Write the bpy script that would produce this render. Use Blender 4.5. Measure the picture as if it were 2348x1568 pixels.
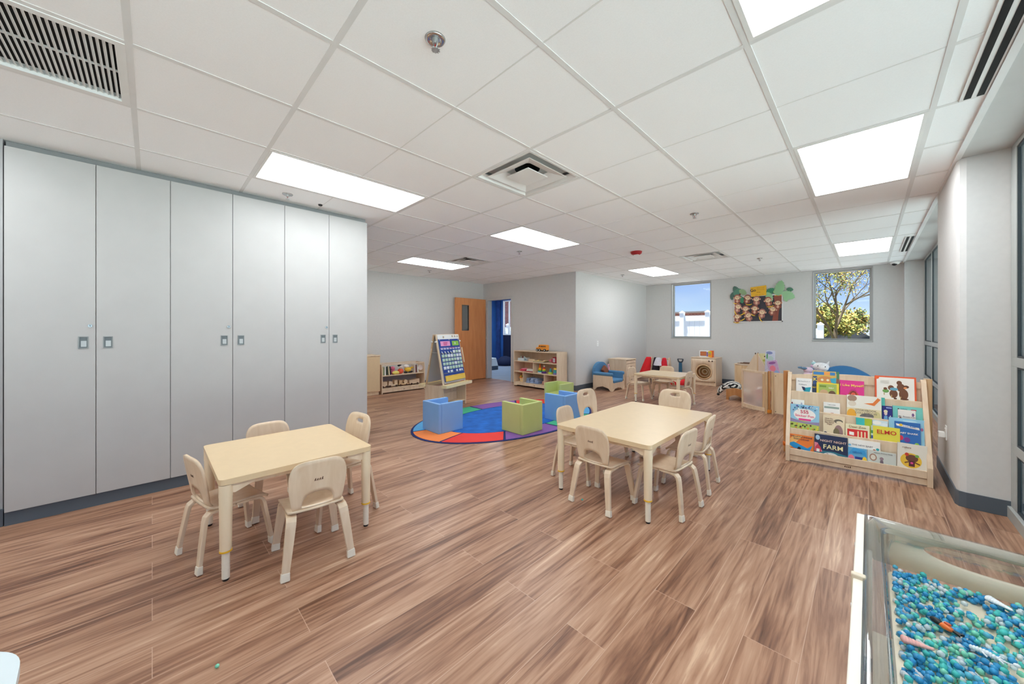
import bpy, bmesh, math, random
from mathutils import Matrix, Vector
R = math.radians
PI = math.pi
random.seed(7)
for o in list(bpy.data.objects):
    bpy.data.objects.remove(o)
scene = bpy.context.scene
COL = scene.collection

# ---------------------------------------------------------------- camera
TH = R(44.86)
cam_d = bpy.data.cameras.new('camera')
cam = bpy.data.objects.new('camera', cam_d)
COL.objects.link(cam)
cam.location = (0, 0, 1.22)
cam.rotation_euler = (R(90), 0, TH)
cam_d.sensor_width = 36.0
cam_d.lens = 821.0 / 2348.0 * 36.0
cam_d.shift_y = (758.0 - 784.0) / 2348.0
cam_d.clip_start = 0.02
cam_d.clip_end = 300
scene.camera = cam

# ---------------------------------------------------------------- view, sky, sun
scene.view_settings.view_transform = 'Standard'
scene.view_settings.look = 'None'
scene.view_settings.gamma = 1
scene.view_settings.use_curve_mapping = False
scene.cycles.diffuse_bounces = 12
scene.cycles.max_bounces = 20
scene.cycles.transparent_max_bounces = 24
scene.view_settings.exposure = 1.26
PANEL = 4.7          # strength of the ceiling light panels

world = bpy.data.worlds.new('sky')
scene.world = world
world.use_nodes = True
nt = world.node_tree
nt.nodes.clear()
wo = nt.nodes.new('ShaderNodeOutputWorld')
bg = nt.nodes.new('ShaderNodeBackground')
tc = nt.nodes.new('ShaderNodeTexCoord')
sp = nt.nodes.new('ShaderNodeSeparateXYZ')
rp = nt.nodes.new('ShaderNodeValToRGB')
nz = nt.nodes.new('ShaderNodeTexNoise')
mp = nt.nodes.new('ShaderNodeMapping')
r2 = nt.nodes.new('ShaderNodeValToRGB')
mx = nt.nodes.new('ShaderNodeMixRGB')
nt.links.new(tc.outputs['Generated'], sp.inputs[0])
nt.links.new(sp.outputs[2], rp.inputs[0])
nt.links.new(tc.outputs['Generated'], mp.inputs[0])
mp.inputs['Scale'].default_value = (1, 1, 2.5)
nt.links.new(mp.outputs[0], nz.inputs['Vector'])
nz.inputs['Scale'].default_value = 2.4
nz.inputs['Detail'].default_value = 5.0
nt.links.new(nz.outputs[0], r2.inputs[0])
r2.color_ramp.elements[0].position = 0.56
r2.color_ramp.elements[0].color = (0, 0, 0, 1)
r2.color_ramp.elements[1].position = 0.85
r2.color_ramp.elements[1].color = (.8, .8, .8, 1)
cr = rp.color_ramp
cr.elements[0].position = 0.0
cr.elements[0].color = (.80, .90, 1, 1)
cr.elements[1].position = 1.0
cr.elements[1].color = (.30, .48, .9, 1)
e = cr.elements.new(0.04); e.color = (.60, .79, 1, 1)
e = cr.elements.new(0.13); e.color = (.20, .42, .93, 1)
nt.links.new(r2.outputs[0], mx.inputs[0])
nt.links.new(rp.outputs[0], mx.inputs[1])
mx.inputs[2].default_value = (.92, .95, 1, 1)
nt.links.new(mx.outputs[0], bg.inputs[0])
bg.inputs[1].default_value = 0.44
nt.links.new(bg.outputs[0], wo.inputs[0])

sun_d = bpy.data.lights.new('sun', 'SUN')
sun_d.energy = 10.5
sun_d.angle = R(1.5)
sun_d.color = (1, .95, .88)
sun = bpy.data.objects.new('sun', sun_d)
COL.objects.link(sun)
sun.rotation_euler = (R(11), 0, R(-60))

# ---------------------------------------------------------------- materials
MATS = {}
def lin(c):
    return tuple((v / 255.0 / 12.92) if v / 255.0 <= 0.04045 else ((v / 255.0 + 0.055) / 1.055) ** 2.4 for v in c)
def mat(name, rgb, rough=.5, metal=0.0, vary=0.0, scale=8.0, spec=.5, emit=None, stretch=(1, 1, 1), alpha=None, coat=0):
    """rgb in 0-255 display values; vary = strength of a procedural tone variation"""
    if name in MATS:
        return MATS[name]
    m = bpy.data.materials.new(name)
    m.use_nodes = True
    n = m.node_tree.nodes; l = m.node_tree.links
    b = n['Principled BSDF']
    c = lin(rgb)
    b.inputs['Base Color'].default_value = (*c, 1)
    b.inputs['Roughness'].default_value = rough
    b.inputs['Metallic'].default_value = metal
    b.inputs['Specular IOR Level'].default_value = spec
    b.inputs['Coat Weight'].default_value = coat
    if emit:
        b.inputs['Emission Color'].default_value = (*c, 1)
        b.inputs['Emission Strength'].default_value = emit
    t = n.new('ShaderNodeTexCoord'); mpn = n.new('ShaderNodeMapping'); ns = n.new('ShaderNodeTexNoise')
    mpn.inputs['Scale'].default_value = stretch
    ns.inputs['Scale'].default_value = scale
    ns.inputs['Detail'].default_value = 4
    l.new(t.outputs['Object'], mpn.inputs[0]); l.new(mpn.outputs[0], ns.inputs['Vector'])
    v = max(vary, 0.02)
    ra = n.new('ShaderNodeValToRGB')
    ra.color_ramp.elements[0].position = .3
    ra.color_ramp.elements[1].position = .7
    ra.color_ramp.elements[0].color = (*[x * (1 - v) for x in c], 1)
    ra.color_ramp.elements[1].color = (*[min(1, x * (1 + v)) for x in c], 1)
    l.new(ns.outputs[0], ra.inputs[0]); l.new(ra.outputs[0], b.inputs['Base Color'])
    MATS[name] = m
    return m
def cm(r, g, b, rough=.5):
    return mat('colour %d %d %d' % (r, g, b), (r, g, b), rough)

def wood_mat(name, a, b_, rough=.42, sc=3.0, stretch=(1, 1, .12)):
    if name in MATS: return MATS[name]
    m = mat(name, a, rough)
    n = m.node_tree.nodes; l = m.node_tree.links
    ns = [x for x in n if x.type == 'TEX_NOISE'][0]
    mpn = [x for x in n if x.type == 'MAPPING'][0]
    ra = [x for x in n if x.type == 'VALTORGB'][0]
    mpn.inputs['Scale'].default_value = stretch
    ns.inputs['Scale'].default_value = sc * 8
    ns.inputs['Detail'].default_value = 5
    ns.inputs['Distortion'].default_value = .6
    ra.color_ramp.elements[0].color = (*lin(b_), 1)
    ra.color_ramp.elements[1].color = (*lin(a), 1)
    return m

def floor_mat():
    m = bpy.data.materials.new('vinyl_plank'); m.use_nodes = True
    n = m.node_tree.nodes; l = m.node_tree.links
    b = n['Principled BSDF']
    t = n.new('ShaderNodeTexCoord')
    # planks: brick texture with the long side along world y
    mp1 = n.new('ShaderNodeMapping'); mp1.inputs['Rotation'].default_value = (0, 0, R(90))
    l.new(t.outputs['Object'], mp1.inputs[0])
    br = n.new('ShaderNodeTexBrick')
    br.offset = .37; br.offset_frequency = 2; br.squash = 1
    br.inputs['Scale'].default_value = 1
    br.inputs['Brick Width'].default_value = 1.22
    br.inputs['Row Height'].default_value = .178
    br.inputs['Mortar Size'].default_value = .0011
    br.inputs['Mortar Smooth'].default_value = .1
    br.inputs['Bias'].default_value = 0
    br.inputs['Color1'].default_value = (0, 0, 0, 1)
    br.inputs['Color2'].default_value = (1, 1, 1, 1)
    br.inputs['Mortar'].default_value = (.5, .5, .5, 1)
    l.new(mp1.outputs[0], br.inputs['Vector'])
    # per plank shift of the grain
    sc = n.new('ShaderNodeVectorMath'); sc.operation = 'SCALE'; sc.inputs[3].default_value = 7.0
    l.new(br.outputs['Color'], sc.inputs[0])
    mp2 = n.new('ShaderNodeMapping'); mp2.inputs['Scale'].default_value = (7, .55, 1)
    l.new(t.outputs['Object'], mp2.inputs[0])
    ad = n.new('ShaderNodeVectorMath'); ad.operation = 'ADD'
    l.new(mp2.outputs[0], ad.inputs[0]); l.new(sc.outputs[0], ad.inputs[1])
    n1 = n.new('ShaderNodeTexNoise'); n1.inputs['Scale'].default_value = 1.0; n1.inputs['Detail'].default_value = 6
    n1.inputs['Roughness'].default_value = .62; n1.inputs['Distortion'].default_value = .9
    l.new(ad.outputs[0], n1.inputs['Vector'])
    mp3 = n.new('ShaderNodeMapping'); mp3.inputs['Scale'].default_value = (70, 3.0, 1)
    l.new(t.outputs['Object'], mp3.inputs[0])
    n2 = n.new('ShaderNodeTexNoise'); n2.inputs['Scale'].default_value = 1.0; n2.inputs['Detail'].default_value = 4
    l.new(mp3.outputs[0], n2.inputs['Vector'])
    mp4 = n.new('ShaderNodeMapping'); mp4.inputs['Scale'].default_value = (24, 1.3, 1)
    l.new(t.outputs['Object'], mp4.inputs[0])
    ad4 = n.new('ShaderNodeVectorMath'); ad4.operation = 'ADD'; l.new(mp4.outputs[0], ad4.inputs[0]); l.new(sc.outputs[0], ad4.inputs[1])
    n3 = n.new('ShaderNodeTexNoise'); n3.inputs['Scale'].default_value = 1.0; n3.inputs['Detail'].default_value = 5; n3.inputs['Distortion'].default_value = 2.2
    l.new(ad4.outputs[0], n3.inputs['Vector'])
    m13 = n.new('ShaderNodeMix'); m13.data_type = 'FLOAT'; m13.inputs[0].default_value = .42
    l.new(n1.outputs[0], m13.inputs[2]); l.new(n3.outputs[0], m13.inputs[3])
    mxn = n.new('ShaderNodeMix'); mxn.data_type = 'FLOAT'; mxn.inputs[0].default_value = .16
    l.new(m13.outputs[0], mxn.inputs[2]); l.new(n2.outputs[0], mxn.inputs[3])
    ra = n.new('ShaderNodeValToRGB')
    els = ra.color_ramp.elements
    els[0].position = .35; els[0].color = (*lin((94, 63, 48)), 1)
    els[1].position = .64; els[1].color = (*lin((214, 180, 152)), 1)
    k = els.new(.44); k.color = (*lin((138, 98, 76)), 1)
    k = els.new(.505); k.color = (*lin((168, 127, 101)), 1)
    k = els.new(.59); k.color = (*lin((190, 152, 126)), 1)
    l.new(mxn.outputs[0], ra.inputs[0])
    # plank to plank tone
    hs = n.new('ShaderNodeMixRGB'); hs.blend_type = 'MULTIPLY'; hs.inputs[0].default_value = 1
    tr = n.new('ShaderNodeValToRGB')
    tr.color_ramp.elements[0].color = (.95, .945, .94, 1); tr.color_ramp.elements[1].color = (1.0, 1.0, 1.0, 1)
    l.new(br.outputs['Color'], tr.inputs[0])
    l.new(ra.outputs[0], hs.inputs[1]); l.new(tr.outputs[0], hs.inputs[2])
    jm = n.new('ShaderNodeMixRGB'); jm.inputs[2].default_value = (*lin((204, 172, 150)), 1)
    jf = n.new('ShaderNodeMath'); jf.operation = 'MULTIPLY'; jf.inputs[1].default_value = .8
    l.new(br.outputs['Fac'], jf.inputs[0]); l.new(jf.outputs[0], jm.inputs[0])
    l.new(hs.outputs[0], jm.inputs[1]); l.new(jm.outputs[0], b.inputs['Base Color'])
    b.inputs['Roughness'].default_value = .36
    b.inputs['Specular IOR Level'].default_value = .42
    bu = n.new('ShaderNodeBump'); bu.inputs['Strength'].default_value = .08; bu.inputs['Distance'].default_value = .002
    l.new(n2.outputs[0], bu.inputs['Height']); l.new(bu.outputs[0], b.inputs['Normal'])
    return m

def glass_mat(name, tint, gloss=.08, rough=0.0, fres=.8):
    m = bpy.data.materials.new(name); m.use_nodes = True
    n = m.node_tree.nodes; l = m.node_tree.links
    n.remove(n['Principled BSDF'])
    o = n['Material Output']
    tr = n.new('ShaderNodeBsdfTransparent'); tr.inputs[0].default_value = (*tint, 1)
    gl = n.new('ShaderNodeBsdfGlossy'); gl.inputs['Roughness'].default_value = rough
    fr = n.new('ShaderNodeFresnel'); fr.inputs[0].default_value = 1.4
    ad = n.new('ShaderNodeMath'); ad.operation = 'MULTIPLY_ADD'; ad.inputs[1].default_value = fres; ad.inputs[2].default_value = gloss
    mi = n.new('ShaderNodeMixShader')
    l.new(fr.outputs[0], ad.inputs[0]); l.new(ad.outputs[0], mi.inputs[0])
    l.new(tr.outputs[0], mi.inputs[1]); l.new(gl.outputs[0], mi.inputs[2]); l.new(mi.outputs[0], o.inputs[0])
    return m

def brick_mat():
    m = mat('brick', (140, 84, 66), .9)
    n = m.node_tree.nodes; l = m.node_tree.links
    b = n['Principled BSDF']; br = n.new('ShaderNodeTexBrick'); t = n.new('ShaderNodeTexCoord'); mpn = n.new('ShaderNodeMapping')
    mpn.inputs['Rotation'].default_value = (R(90), 0, 0)
    l.new(t.outputs['Object'], mpn.inputs[0]); l.new(mpn.outputs[0], br.inputs['Vector'])
    br.inputs['Scale'].default_value = 3.0
    br.inputs['Color1'].default_value = (*lin((150, 92, 76)), 1); br.inputs['Color2'].default_value = (*lin((118, 68, 56)), 1)
    br.inputs['Mortar'].default_value = (*lin((168, 150, 140)), 1); br.inputs['Mortar Size'].default_value = .015
    l.new(br.outputs[0], b.inputs['Base Color'])
    return m

def tile_mat():
    m = mat('ceiling_tile', (250, 251, 252), .92, vary=.006, scale=160)
    return m

M_floor = floor_mat()
M_wall = mat('wall_paint', (212, 211, 209), .75, vary=.008, scale=30)
M_tile = tile_mat()
M_tee = mat('ceiling_tee', (228, 228, 227), .6)
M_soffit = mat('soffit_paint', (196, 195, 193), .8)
M_dark = mat('dark_void', (26, 26, 27), .9)
M_base = mat('vinyl_base', (84, 94, 104), .55)
M_lam = mat('white_laminate', (183, 182, 181), .5, vary=.0, scale=6)
M_fill = mat('grey_filler', (176, 176, 176), .7)
M_steel = mat('brushed_steel', (182, 184, 184), .38, metal=.45)
M_nickel = mat('recess_nickel', (104, 112, 116), .5, metal=.1)
M_chrome = mat('chrome', (200, 200, 200), .15, metal=1)
M_maple = wood_mat('maple', (240, 217, 184), (229, 202, 165), .4)
M_maple2 = wood_mat('maple_edge', (238, 219, 192), (222, 198, 166), .45)
M_birch = wood_mat('birch_ply', (232, 211, 184), (220, 195, 164), .38)
M_honey = wood_mat('honey_birch', (226, 196, 156), (208, 172, 128), .45)
M_orange = wood_mat('orange_wood', (205, 150, 96), (184, 122, 68), .45)
M_top = mat('table_laminate', (226, 200, 160), .32, vary=.015, scale=25)
M_leg = mat('table_leg_cream', (238, 218, 186), .4, vary=.01)
M_cap = mat('cream_plastic', (238, 230, 212), .45)
M_yellow = mat('yellow_plastic', (240, 190, 50), .4)
M_black = mat('black_plastic', (28, 28, 30), .45)
M_white = mat('white_plastic', (240, 240, 238), .4)
M_whitep = mat('white_paint', (232, 232, 230), .55)
M_alu = mat('window_frame', (176, 179, 176), .5, metal=.15)
M_aludk = mat('window_gasket', (44, 52, 56), .6)
M_door = wood_mat('door_veneer', (232, 158, 100), (218, 140, 84), .45, sc=2)
M_mark = mat('burned_mark', (92, 58, 32), .7)
M_glass = glass_mat('window_glass', (.97, .98, .98), .0, fres=.25)
M_glassT = glass_mat('tinted_glass', (.78, .88, .90), .03)
M_brick = brick_mat()

def emis(name, rgb, s):
    m = bpy.data.materials.new(name); m.use_nodes = True
    n = m.node_tree.nodes; l = m.node_tree.links
    n.remove(n['Principled BSDF'])
    em = n.new('ShaderNodeEmission'); em.inputs[0].default_value = (*rgb, 1); em.inputs[1].default_value = s
    l.new(em.outputs[0], n['Material Output'].inputs[0])
    return m
M_panel = emis('light_diffuser', (.95, .985, 1), PANEL)

# ---------------------------------------------------------------- mesh builder
class MB:
    def __init__(s, M=None):
        s.v = []; s.f = []; s.m = []; s.s = []; s.M = M or Matrix()
    def add(s, vs, fs, mat, sm=False):
        o = len(s.v)
        s.v += [tuple(s.M @ Vector(p)) for p in vs]
        for f in fs:
            s.f.append(tuple(i + o for i in f)); s.m.append(mat); s.s.append(sm)
        return s
    def box(s, x0, y0, z0, x1, y1, z1, mat=None):
        x0, x1 = min(x0, x1), max(x0, x1); y0, y1 = min(y0, y1), max(y0, y1); z0, z1 = min(z0, z1), max(z0, z1)
        vs = [(x0, y0, z0), (x1, y0, z0), (x1, y1, z0), (x0, y1, z0), (x0, y0, z1), (x1, y0, z1), (x1, y1, z1), (x0, y1, z1)]
        return s.add(vs, [(0, 3, 2, 1), (4, 5, 6, 7), (0, 1, 5, 4), (1, 2, 6, 5), (2, 3, 7, 6), (3, 0, 4, 7)], mat)
    def cyl(s, p0, p1, r0, r1=None, n=16, mat=None, cap=True):
        r1 = r0 if r1 is None else r1
        p0 = Vector(p0); p1 = Vector(p1); d = (p1 - p0).normalized()
        a = d.orthogonal().normalized(); b = d.cross(a)
        vs = []
        for p, r in ((p0, r0), (p1, r1)):
            for i in range(n):
                t = 2 * PI * i / n
                vs.append(p + a * (r * math.cos(t)) + b * (r * math.sin(t)))
        s.add(vs, [(i, (i + 1) % n, n + (i + 1) % n, n + i) for i in range(n)], mat, True)
        if cap:
            s.add(vs[:n], [tuple(reversed(range(n)))], mat); s.add(vs[n:], [tuple(range(n))], mat)
        return s
    def ell(s, c, r, mat=None, n=16, m=10, rot=None, wob=0):
        vs = []; fs = []
        rt = rot or Matrix.Identity(3)
        for j in range(m + 1):
            ph = PI * j / m
            for i in range(n):
                t = 2 * PI * i / n
                k = 1 + wob * math.sin(3 * t + 2 * ph) * math.sin(ph)
                p = Vector((r[0] * math.sin(ph) * math.cos(t) * k, r[1] * math.sin(ph) * math.sin(t) * k, r[2] * math.cos(ph) * k))
                vs.append(Vector(c) + rt @ p)
        for j in range(m):
            for i in range(n):
                a = j * n + i; b = j * n + (i + 1) % n
                fs.append((a, a + n, b + n, b))
        return s.add(vs, fs, mat, True)
    def prism(s, pts, a, b, plane='xy', mat=None, sm=False):
        n = len(pts)
        def P(u, v, w):
            return {'xy': (u, v, w), 'xz': (u, w, v), 'yz': (w, u, v)}[plane]
        vs = [P(u, v, a) for u, v in pts] + [P(u, v, b) for u, v in pts]
        s.add(vs, [(i, (i + 1) % n, n + (i + 1) % n, n + i) for i in range(n)], mat, sm)
        s.add(vs[:n], [tuple(reversed(range(n)))], mat); s.add(vs[n:], [tuple(range(n))], mat)
        return s
    def lathe(s, prof, c=(0, 0, 0), n=20, mat=None, sm=True, wob=0, cap=True):
        vs = []; fs = []
        for k, (r, z) in enumerate(prof):
            for i in range(n):
                t = 2 * PI * i / n
                rr = r * (1 + wob * math.sin(5 * t + k))
                vs.append((c[0] + rr * math.cos(t), c[1] + rr * math.sin(t), c[2] + z))
        for k in range(len(prof) - 1):
            for i in range(n):
                a = k * n + i; b = k * n + (i + 1) % n
                fs.append((a, b, b + n, a + n))
        s.add(vs, fs, mat, sm)
        if cap and prof[0][0] > 0: s.add(vs[:n], [tuple(reversed(range(n)))], mat)
        if cap and prof[-1][0] > 0: s.add(vs[-n:], [tuple(range(n))], mat)
        return s
    def sweep(s, pts, ws, ts, side, mat=None, sm=False):
        """rectangle section (w along side, t across) swept along pts"""
        pts = [Vector(p) for p in pts]; side = Vector(side).normalized(); vs = []; n = len(pts)
        for i, p in enumerate(pts):
            d = (pts[min(i + 1, n - 1)] - pts[max(i - 1, 0)]).normalized()
            nn = d.cross(side).normalized(); sd = nn.cross(d).normalized()
            w = ws[i] / 2 if isinstance(ws, (list, tuple)) else ws / 2
            t = ts[i] / 2 if isinstance(ts, (list, tuple)) else ts / 2
            vs += [p + sd * w + nn * t, p - sd * w + nn * t, p - sd * w - nn * t, p + sd * w - nn * t]
        fs = []
        for i in range(n - 1):
            for k in range(4):
                a = i * 4 + k; b = i * 4 + (k + 1) % 4
                fs.append((a, b, b + 4, a + 4))
        fs.append((3, 2, 1, 0)); fs.append(tuple(4 * (n - 1) + k for k in range(4)))
        return s.add(vs, fs, mat, sm)
    def tube(s, pts, r, n=10, mat=None):
        for i in range(len(pts) - 1):
            s.cyl(pts[i], pts[i + 1], r, r, n, mat)
            if i: s.ell(pts[i], (r, r, r), mat, n, 6)
        return s
    def ring(s, outer, inner, fn, mat=None, k=4):
        """sheet between an outer and an inner outline (same count), mapped by fn(u,v)"""
        n = len(outer); vs = []
        for j in range(k + 1):
            f = j / k
            for i in range(n):
                vs.append(fn(outer[i][0] * (1 - f) + inner[i][0] * f, outer[i][1] * (1 - f) + inner[i][1] * f))
        fs = []
        for j in range(k):
            for i in range(n):
                a = j * n + i; b = j * n + (i + 1) % n
                fs.append((a, b, b + n, a + n))
        return s.add(vs, fs, mat, True)
    def mesh(s, name, default=None):
        me = bpy.data.meshes.new(name)
        me.from_pydata(s.v, [], s.f)
        ms = []
        for m in s.m:
            m = m or default
            if m not in ms: ms.append(m)
        for m in ms: me.materials.append(m)
        for p, m, sm in zip(me.polygons, s.m, s.s):
            p.material_index = ms.index(m or default); p.use_smooth = sm
        me.validate(); me.update()
        return me
def boolcut(me, cutters):
    a = bpy.data.objects.new('a', me); COL.objects.link(a); tmp = [a]
    q = a.modifiers.new('s', 'SOLIDIFY'); q.thickness = .0115; q.offset = 0
    for c in cutters:
        b = bpy.data.objects.new('b', c); COL.objects.link(b); tmp.append(b)
        m = a.modifiers.new('b', 'BOOLEAN'); m.operation = 'DIFFERENCE'; m.solver = 'EXACT'; m.object = b
    dg = bpy.context.evaluated_depsgraph_get()
    out = bpy.data.meshes.new_from_object(a.evaluated_get(dg))
    for t in tmp: bpy.data.objects.remove(t)
    return out
def tag(o, label=None, cat=None, group=None, kind=None):
    if label: o['label'] = label
    if cat: o['category'] = cat
    if group: o['group'] = group
    if kind: o['kind'] = kind
    return o
def part(name, mb, mat, parent=None, bevel=0, solid=0, sub=0, label=None, recalc=True):
    me = mb.mesh(name, mat)
    if recalc:
        b = bmesh.new(); b.from_mesh(me)
        if solid or sub: bmesh.ops.remove_doubles(b, verts=b.verts, dist=1e-5)
        bmesh.ops.recalc_face_normals(b, faces=b.faces); b.to_mesh(me); b.free()
    o = bpy.data.objects.new(name, me); COL.objects.link(o)
    if parent: o.parent = parent
    if solid:
        q = o.modifiers.new('s', 'SOLIDIFY'); q.thickness = solid; q.offset = 0
    if bevel:
        q = o.modifiers.new('b', 'BEVEL'); q.width = bevel; q.segments = 2; q.limit_method = 'ANGLE'; q.angle_limit = R(40)
    if sub:
        q = o.modifiers.new('u', 'SUBSURF'); q.levels = sub; q.render_levels = sub
    if label: o['label'] = label
    return o
def thing(name, label, cat, loc=(0, 0, 0), rz=0, group=None):
    o = bpy.data.objects.new(name, None); COL.objects.link(o)
    o.location = loc; o.rotation_euler = (0, 0, rz); o.empty_display_size = .1
    return tag(o, label, cat, group)
def solo(name, mb, mat, label, cat, loc=(0, 0, 0), rz=0, group=None, **k):
    o = part(name, mb, mat, None, **k); o.location = loc; o.rotation_euler = (0, 0, rz)
    return tag(o, label, cat, group)
def struct(name, mb, mat, parent=None, **k):
    o = part(name, mb, mat, parent, **k)
    if parent is None: o['kind'] = 'structure'
    return o
KIDS = {}
def copy_tree(o, parent=None):
    c = o.copy(); COL.objects.link(c); c.parent = parent
    for ch in [x for x in COL.objects if x.parent == o]:
        copy_tree(ch, c)
    return c
def text(name, s, size, mat, parent, M, ext=.0004, align='CENTER', font_w=1.0):
    cu = bpy.data.curves.new('t', 'FONT'); cu.body = s; cu.size = size; cu.extrude = ext; cu.align_x = align; cu.align_y = 'CENTER'
    cu.resolution_u = 3; cu.offset = size * .012
    ob = bpy.data.objects.new('t', cu); COL.objects.link(ob)
    dg = bpy.context.evaluated_depsgraph_get()
    me = bpy.data.meshes.new_from_object(ob.evaluated_get(dg))
    bpy.data.objects.remove(ob)
    me.transform(M @ Matrix.Scale(font_w, 4, (1, 0, 0))); me.materials.clear(); me.materials.append(mat)
    o = bpy.data.objects.new(name, me); COL.objects.link(o); o.parent = parent
    return o
def rrect(x0, y0, x1, y1, r, n=5):
    out = []
    for cx, cy, a in ((x1 - r, y0 + r, -90), (x1 - r, y1 - r, 0), (x0 + r, y1 - r, 90), (x0 + r, y0 + r, 180)):
        for i in range(n + 1):
            t = R(a + 90 * i / n); out.append((cx + r * math.cos(t), cy + r * math.sin(t)))
    return out
def oval(cx, cy, rx, ry, n=24, a0=0):
    return [(cx + rx * math.cos(2 * PI * i / n + a0), cy + ry * math.sin(2 * PI * i / n + a0)) for i in range(n)]
HC = 2.42

# ================================================================= SETTING
XL, XR, YF, YD, XS = -7.07, 0.66, 9.30, 6.05, -4.20     # left wall, window line, far wall, door wall, side wall
YB = -3.2
mb = MB(); mb.box(-7.2, YB, -.1, XS - .12, 6.12, 0); mb.box(XS - .12, YB, -.1, .9, 9.45, 0); struct('floor', mb, M_floor)

GX = [(-.594 + i) * .6096 for i in range(-11, 2)]      # tee lines running along y
GY = [(.886 + j) * .6096 for j in range(-7, 15)]
L2 = [(-3.41, .54), (-3.41, 2.979), (-5.849, 2.979), (-3.41, 6.636), (-.362, 2.979), (-.362, 6.636), (-.362, .54),
      (-3.41, -1.898), (-.362, -1.898)]  # last two panels are added out of view as fill light
L2 = [(min(GX, key=lambda g: abs(g - a)), min(GY, key=lambda g: abs(g - b))) for a, b in L2]
V2 = [(min(GX, key=lambda g: abs(g - a)), min(GY, key=lambda g: abs(g - b))) for a, b in [(-2.191, 1.759), (-5.239, 3.588), (-2.191, 6.027)]]
G2 = (min(GX, key=lambda g: abs(g + 2.801)), min(GY, key=lambda g: abs(g + 1.289)))
def is_hole(x, y):
    for a, b in L2:
        if a - .01 < x < a + .6196 and b - .01 < y < b + 1.229: return True
    for a, b in V2:
        if a - .01 < x < a + .6196 and b - .01 < y < b + .6196: return True
    a, b = G2
    if a < x < a + .6096 and b < y < b + 1.2192: return True
    return False
mb = MB()
xs = GX + [.44]; ys = [YB] + [g for g in GY if YB < g < YF] + [YF]
for i in range(len(xs) - 1):
    for j in range(len(ys) - 1):
        if not is_hole((xs[i] + xs[i + 1]) / 2, (ys[j] + ys[j + 1]) / 2):
            mb.box(xs[i], ys[j], HC, xs[i + 1], ys[j + 1], HC + .02, M_tile)
t = .012; zt = HC - .0022
for x in GX[1:]:
    mb.box(x - t, YB, zt, x + t, YF, HC + .002, M_tee)
for j, y in enumerate(GY):
    jj = j - 7
    if y < YB or y > YF: continue
    for i in range(len(xs) - 1):
        strong = jj % 2 == 0 or (jj in (-1, 3) and i < 9) or (i == len(xs) - 2)
        w = t if strong else .0035
        if any(abs(x0 - xs[i]) < .01 and y0 + .1 < y < y0 + 1.1 for x0, y0 in L2): continue
        if abs(G2[0] - xs[i]) < .01 and G2[1] + .1 < y < G2[1] + 1.1: continue
        mb.box(xs[i] + t, y - w, zt if strong else HC - .0015, xs[i + 1] - t, y + w, HC + .002, M_tee)
# edge angle, drywall soffit by the windows, unseen slab above added to block the sun
mb.box(.425, YB, HC - .012, .455, YF, HC + .02, M_tee)
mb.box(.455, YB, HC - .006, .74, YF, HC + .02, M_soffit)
mb.box(-7.3, YB - .2, 2.66, 1.0, 9.6, 2.76, M_dark)
struct('ceiling', mb, M_tile)

def wallx(name, y0, y1, x0, x1, holes=(), z1=2.66, m=M_wall):      # wall running along x
    mb = MB(); hs = sorted(holes); x = x0
    for a, b, c, d in hs:
        mb.box(x, y0, 0, a, y1, z1)
        if c > 0: mb.box(a, y0, 0, b, y1, c)
        mb.box(a, y0, d, b, y1, z1); x = b
    mb.box(x, y0, 0, x1, y1, z1)
    return struct(name, mb, m)
W1 = (-3.53, -2.643, 1.05, 2.385); W2 = (-.775, .045, 1.04, 2.385)
wallx('wall_far', YF, YF + .2, XS - .12, .9, [W1, W2])
DX0, DX1, DZ = -6.93, -6.005, 2.03
wallx('wall_doorway', YD, YD + .12, -7.2, XS - .12, [(DX0, DX1, 0, DZ)])
mb = MB(); mb.box(XS - .12, YD, 0, XS, YF, 2.66); struct('wall_side', mb, M_wall)
mb = MB(); mb.box(XL - .12, 1.5, 0, XL, YD + .12, 2.66); struct('wall_left', mb, M_wall)
mb = MB(); mb.box(XL, 1.5, 0, -4.45, 1.6, 2.66); mb.box(-4.55, YB, 0, -4.43, 1.6, 2.66); mb.box(-4.43, YB, 0, -3.84, -.66, 2.66, M_fill)
struct('wall_closet', mb, M_wall)
mb = MB(); mb.box(-4.6, YB - .12, 0, .9, YB, 2.66); struct('wall_back', mb, M_whitep)
# right side: column, corner return, header and sill of the storefront
mb = MB()
mb.prism([(.44, 4.0), (.452, 3.97), (.48, 3.958), (.78, 3.958), (.78, 4.95), (.44, 4.95)], 0, 2.66)
mb.box(.44, 9.14, 0, .78, YF, 2.66)
mb.box(.78, 3.958, 0, .9, 4.95, 2.66)
struct('wall_right', mb, M_wall)
bz = .105
def baseboard(name, segs):
    mb = MB()
    for s in segs: mb.box(s[0], s[1], .001, s[2], s[3], bz)
    struct(name, mb, M_base)
baseboard('baseboard_far', [(XS + .008, YF - .008, .44, YF)])
baseboard('baseboard_side', [(XS, YD - .008, XS + .008, YF - .008)])
baseboard('baseboard_doorway', [(DX1 + .06, YD - .008, XS, YD)])
baseboard('baseboard_left', [(XL, 1.6, XL + .008, YD)])
mb = MB(); mb.prism([(.433, 4.0), (.446, 3.962), (.478, 3.950), (.66, 3.950), (.66, 3.958), (.48, 3.958), (.452, 3.97), (.44, 4.0), (.44, 4.95), (.433, 4.95)], .001, bz)
struct('baseboard_right', mb, M_base)
baseboard('baseboard_closet', [(-3.84, YB, -3.818, -.655)])

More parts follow.
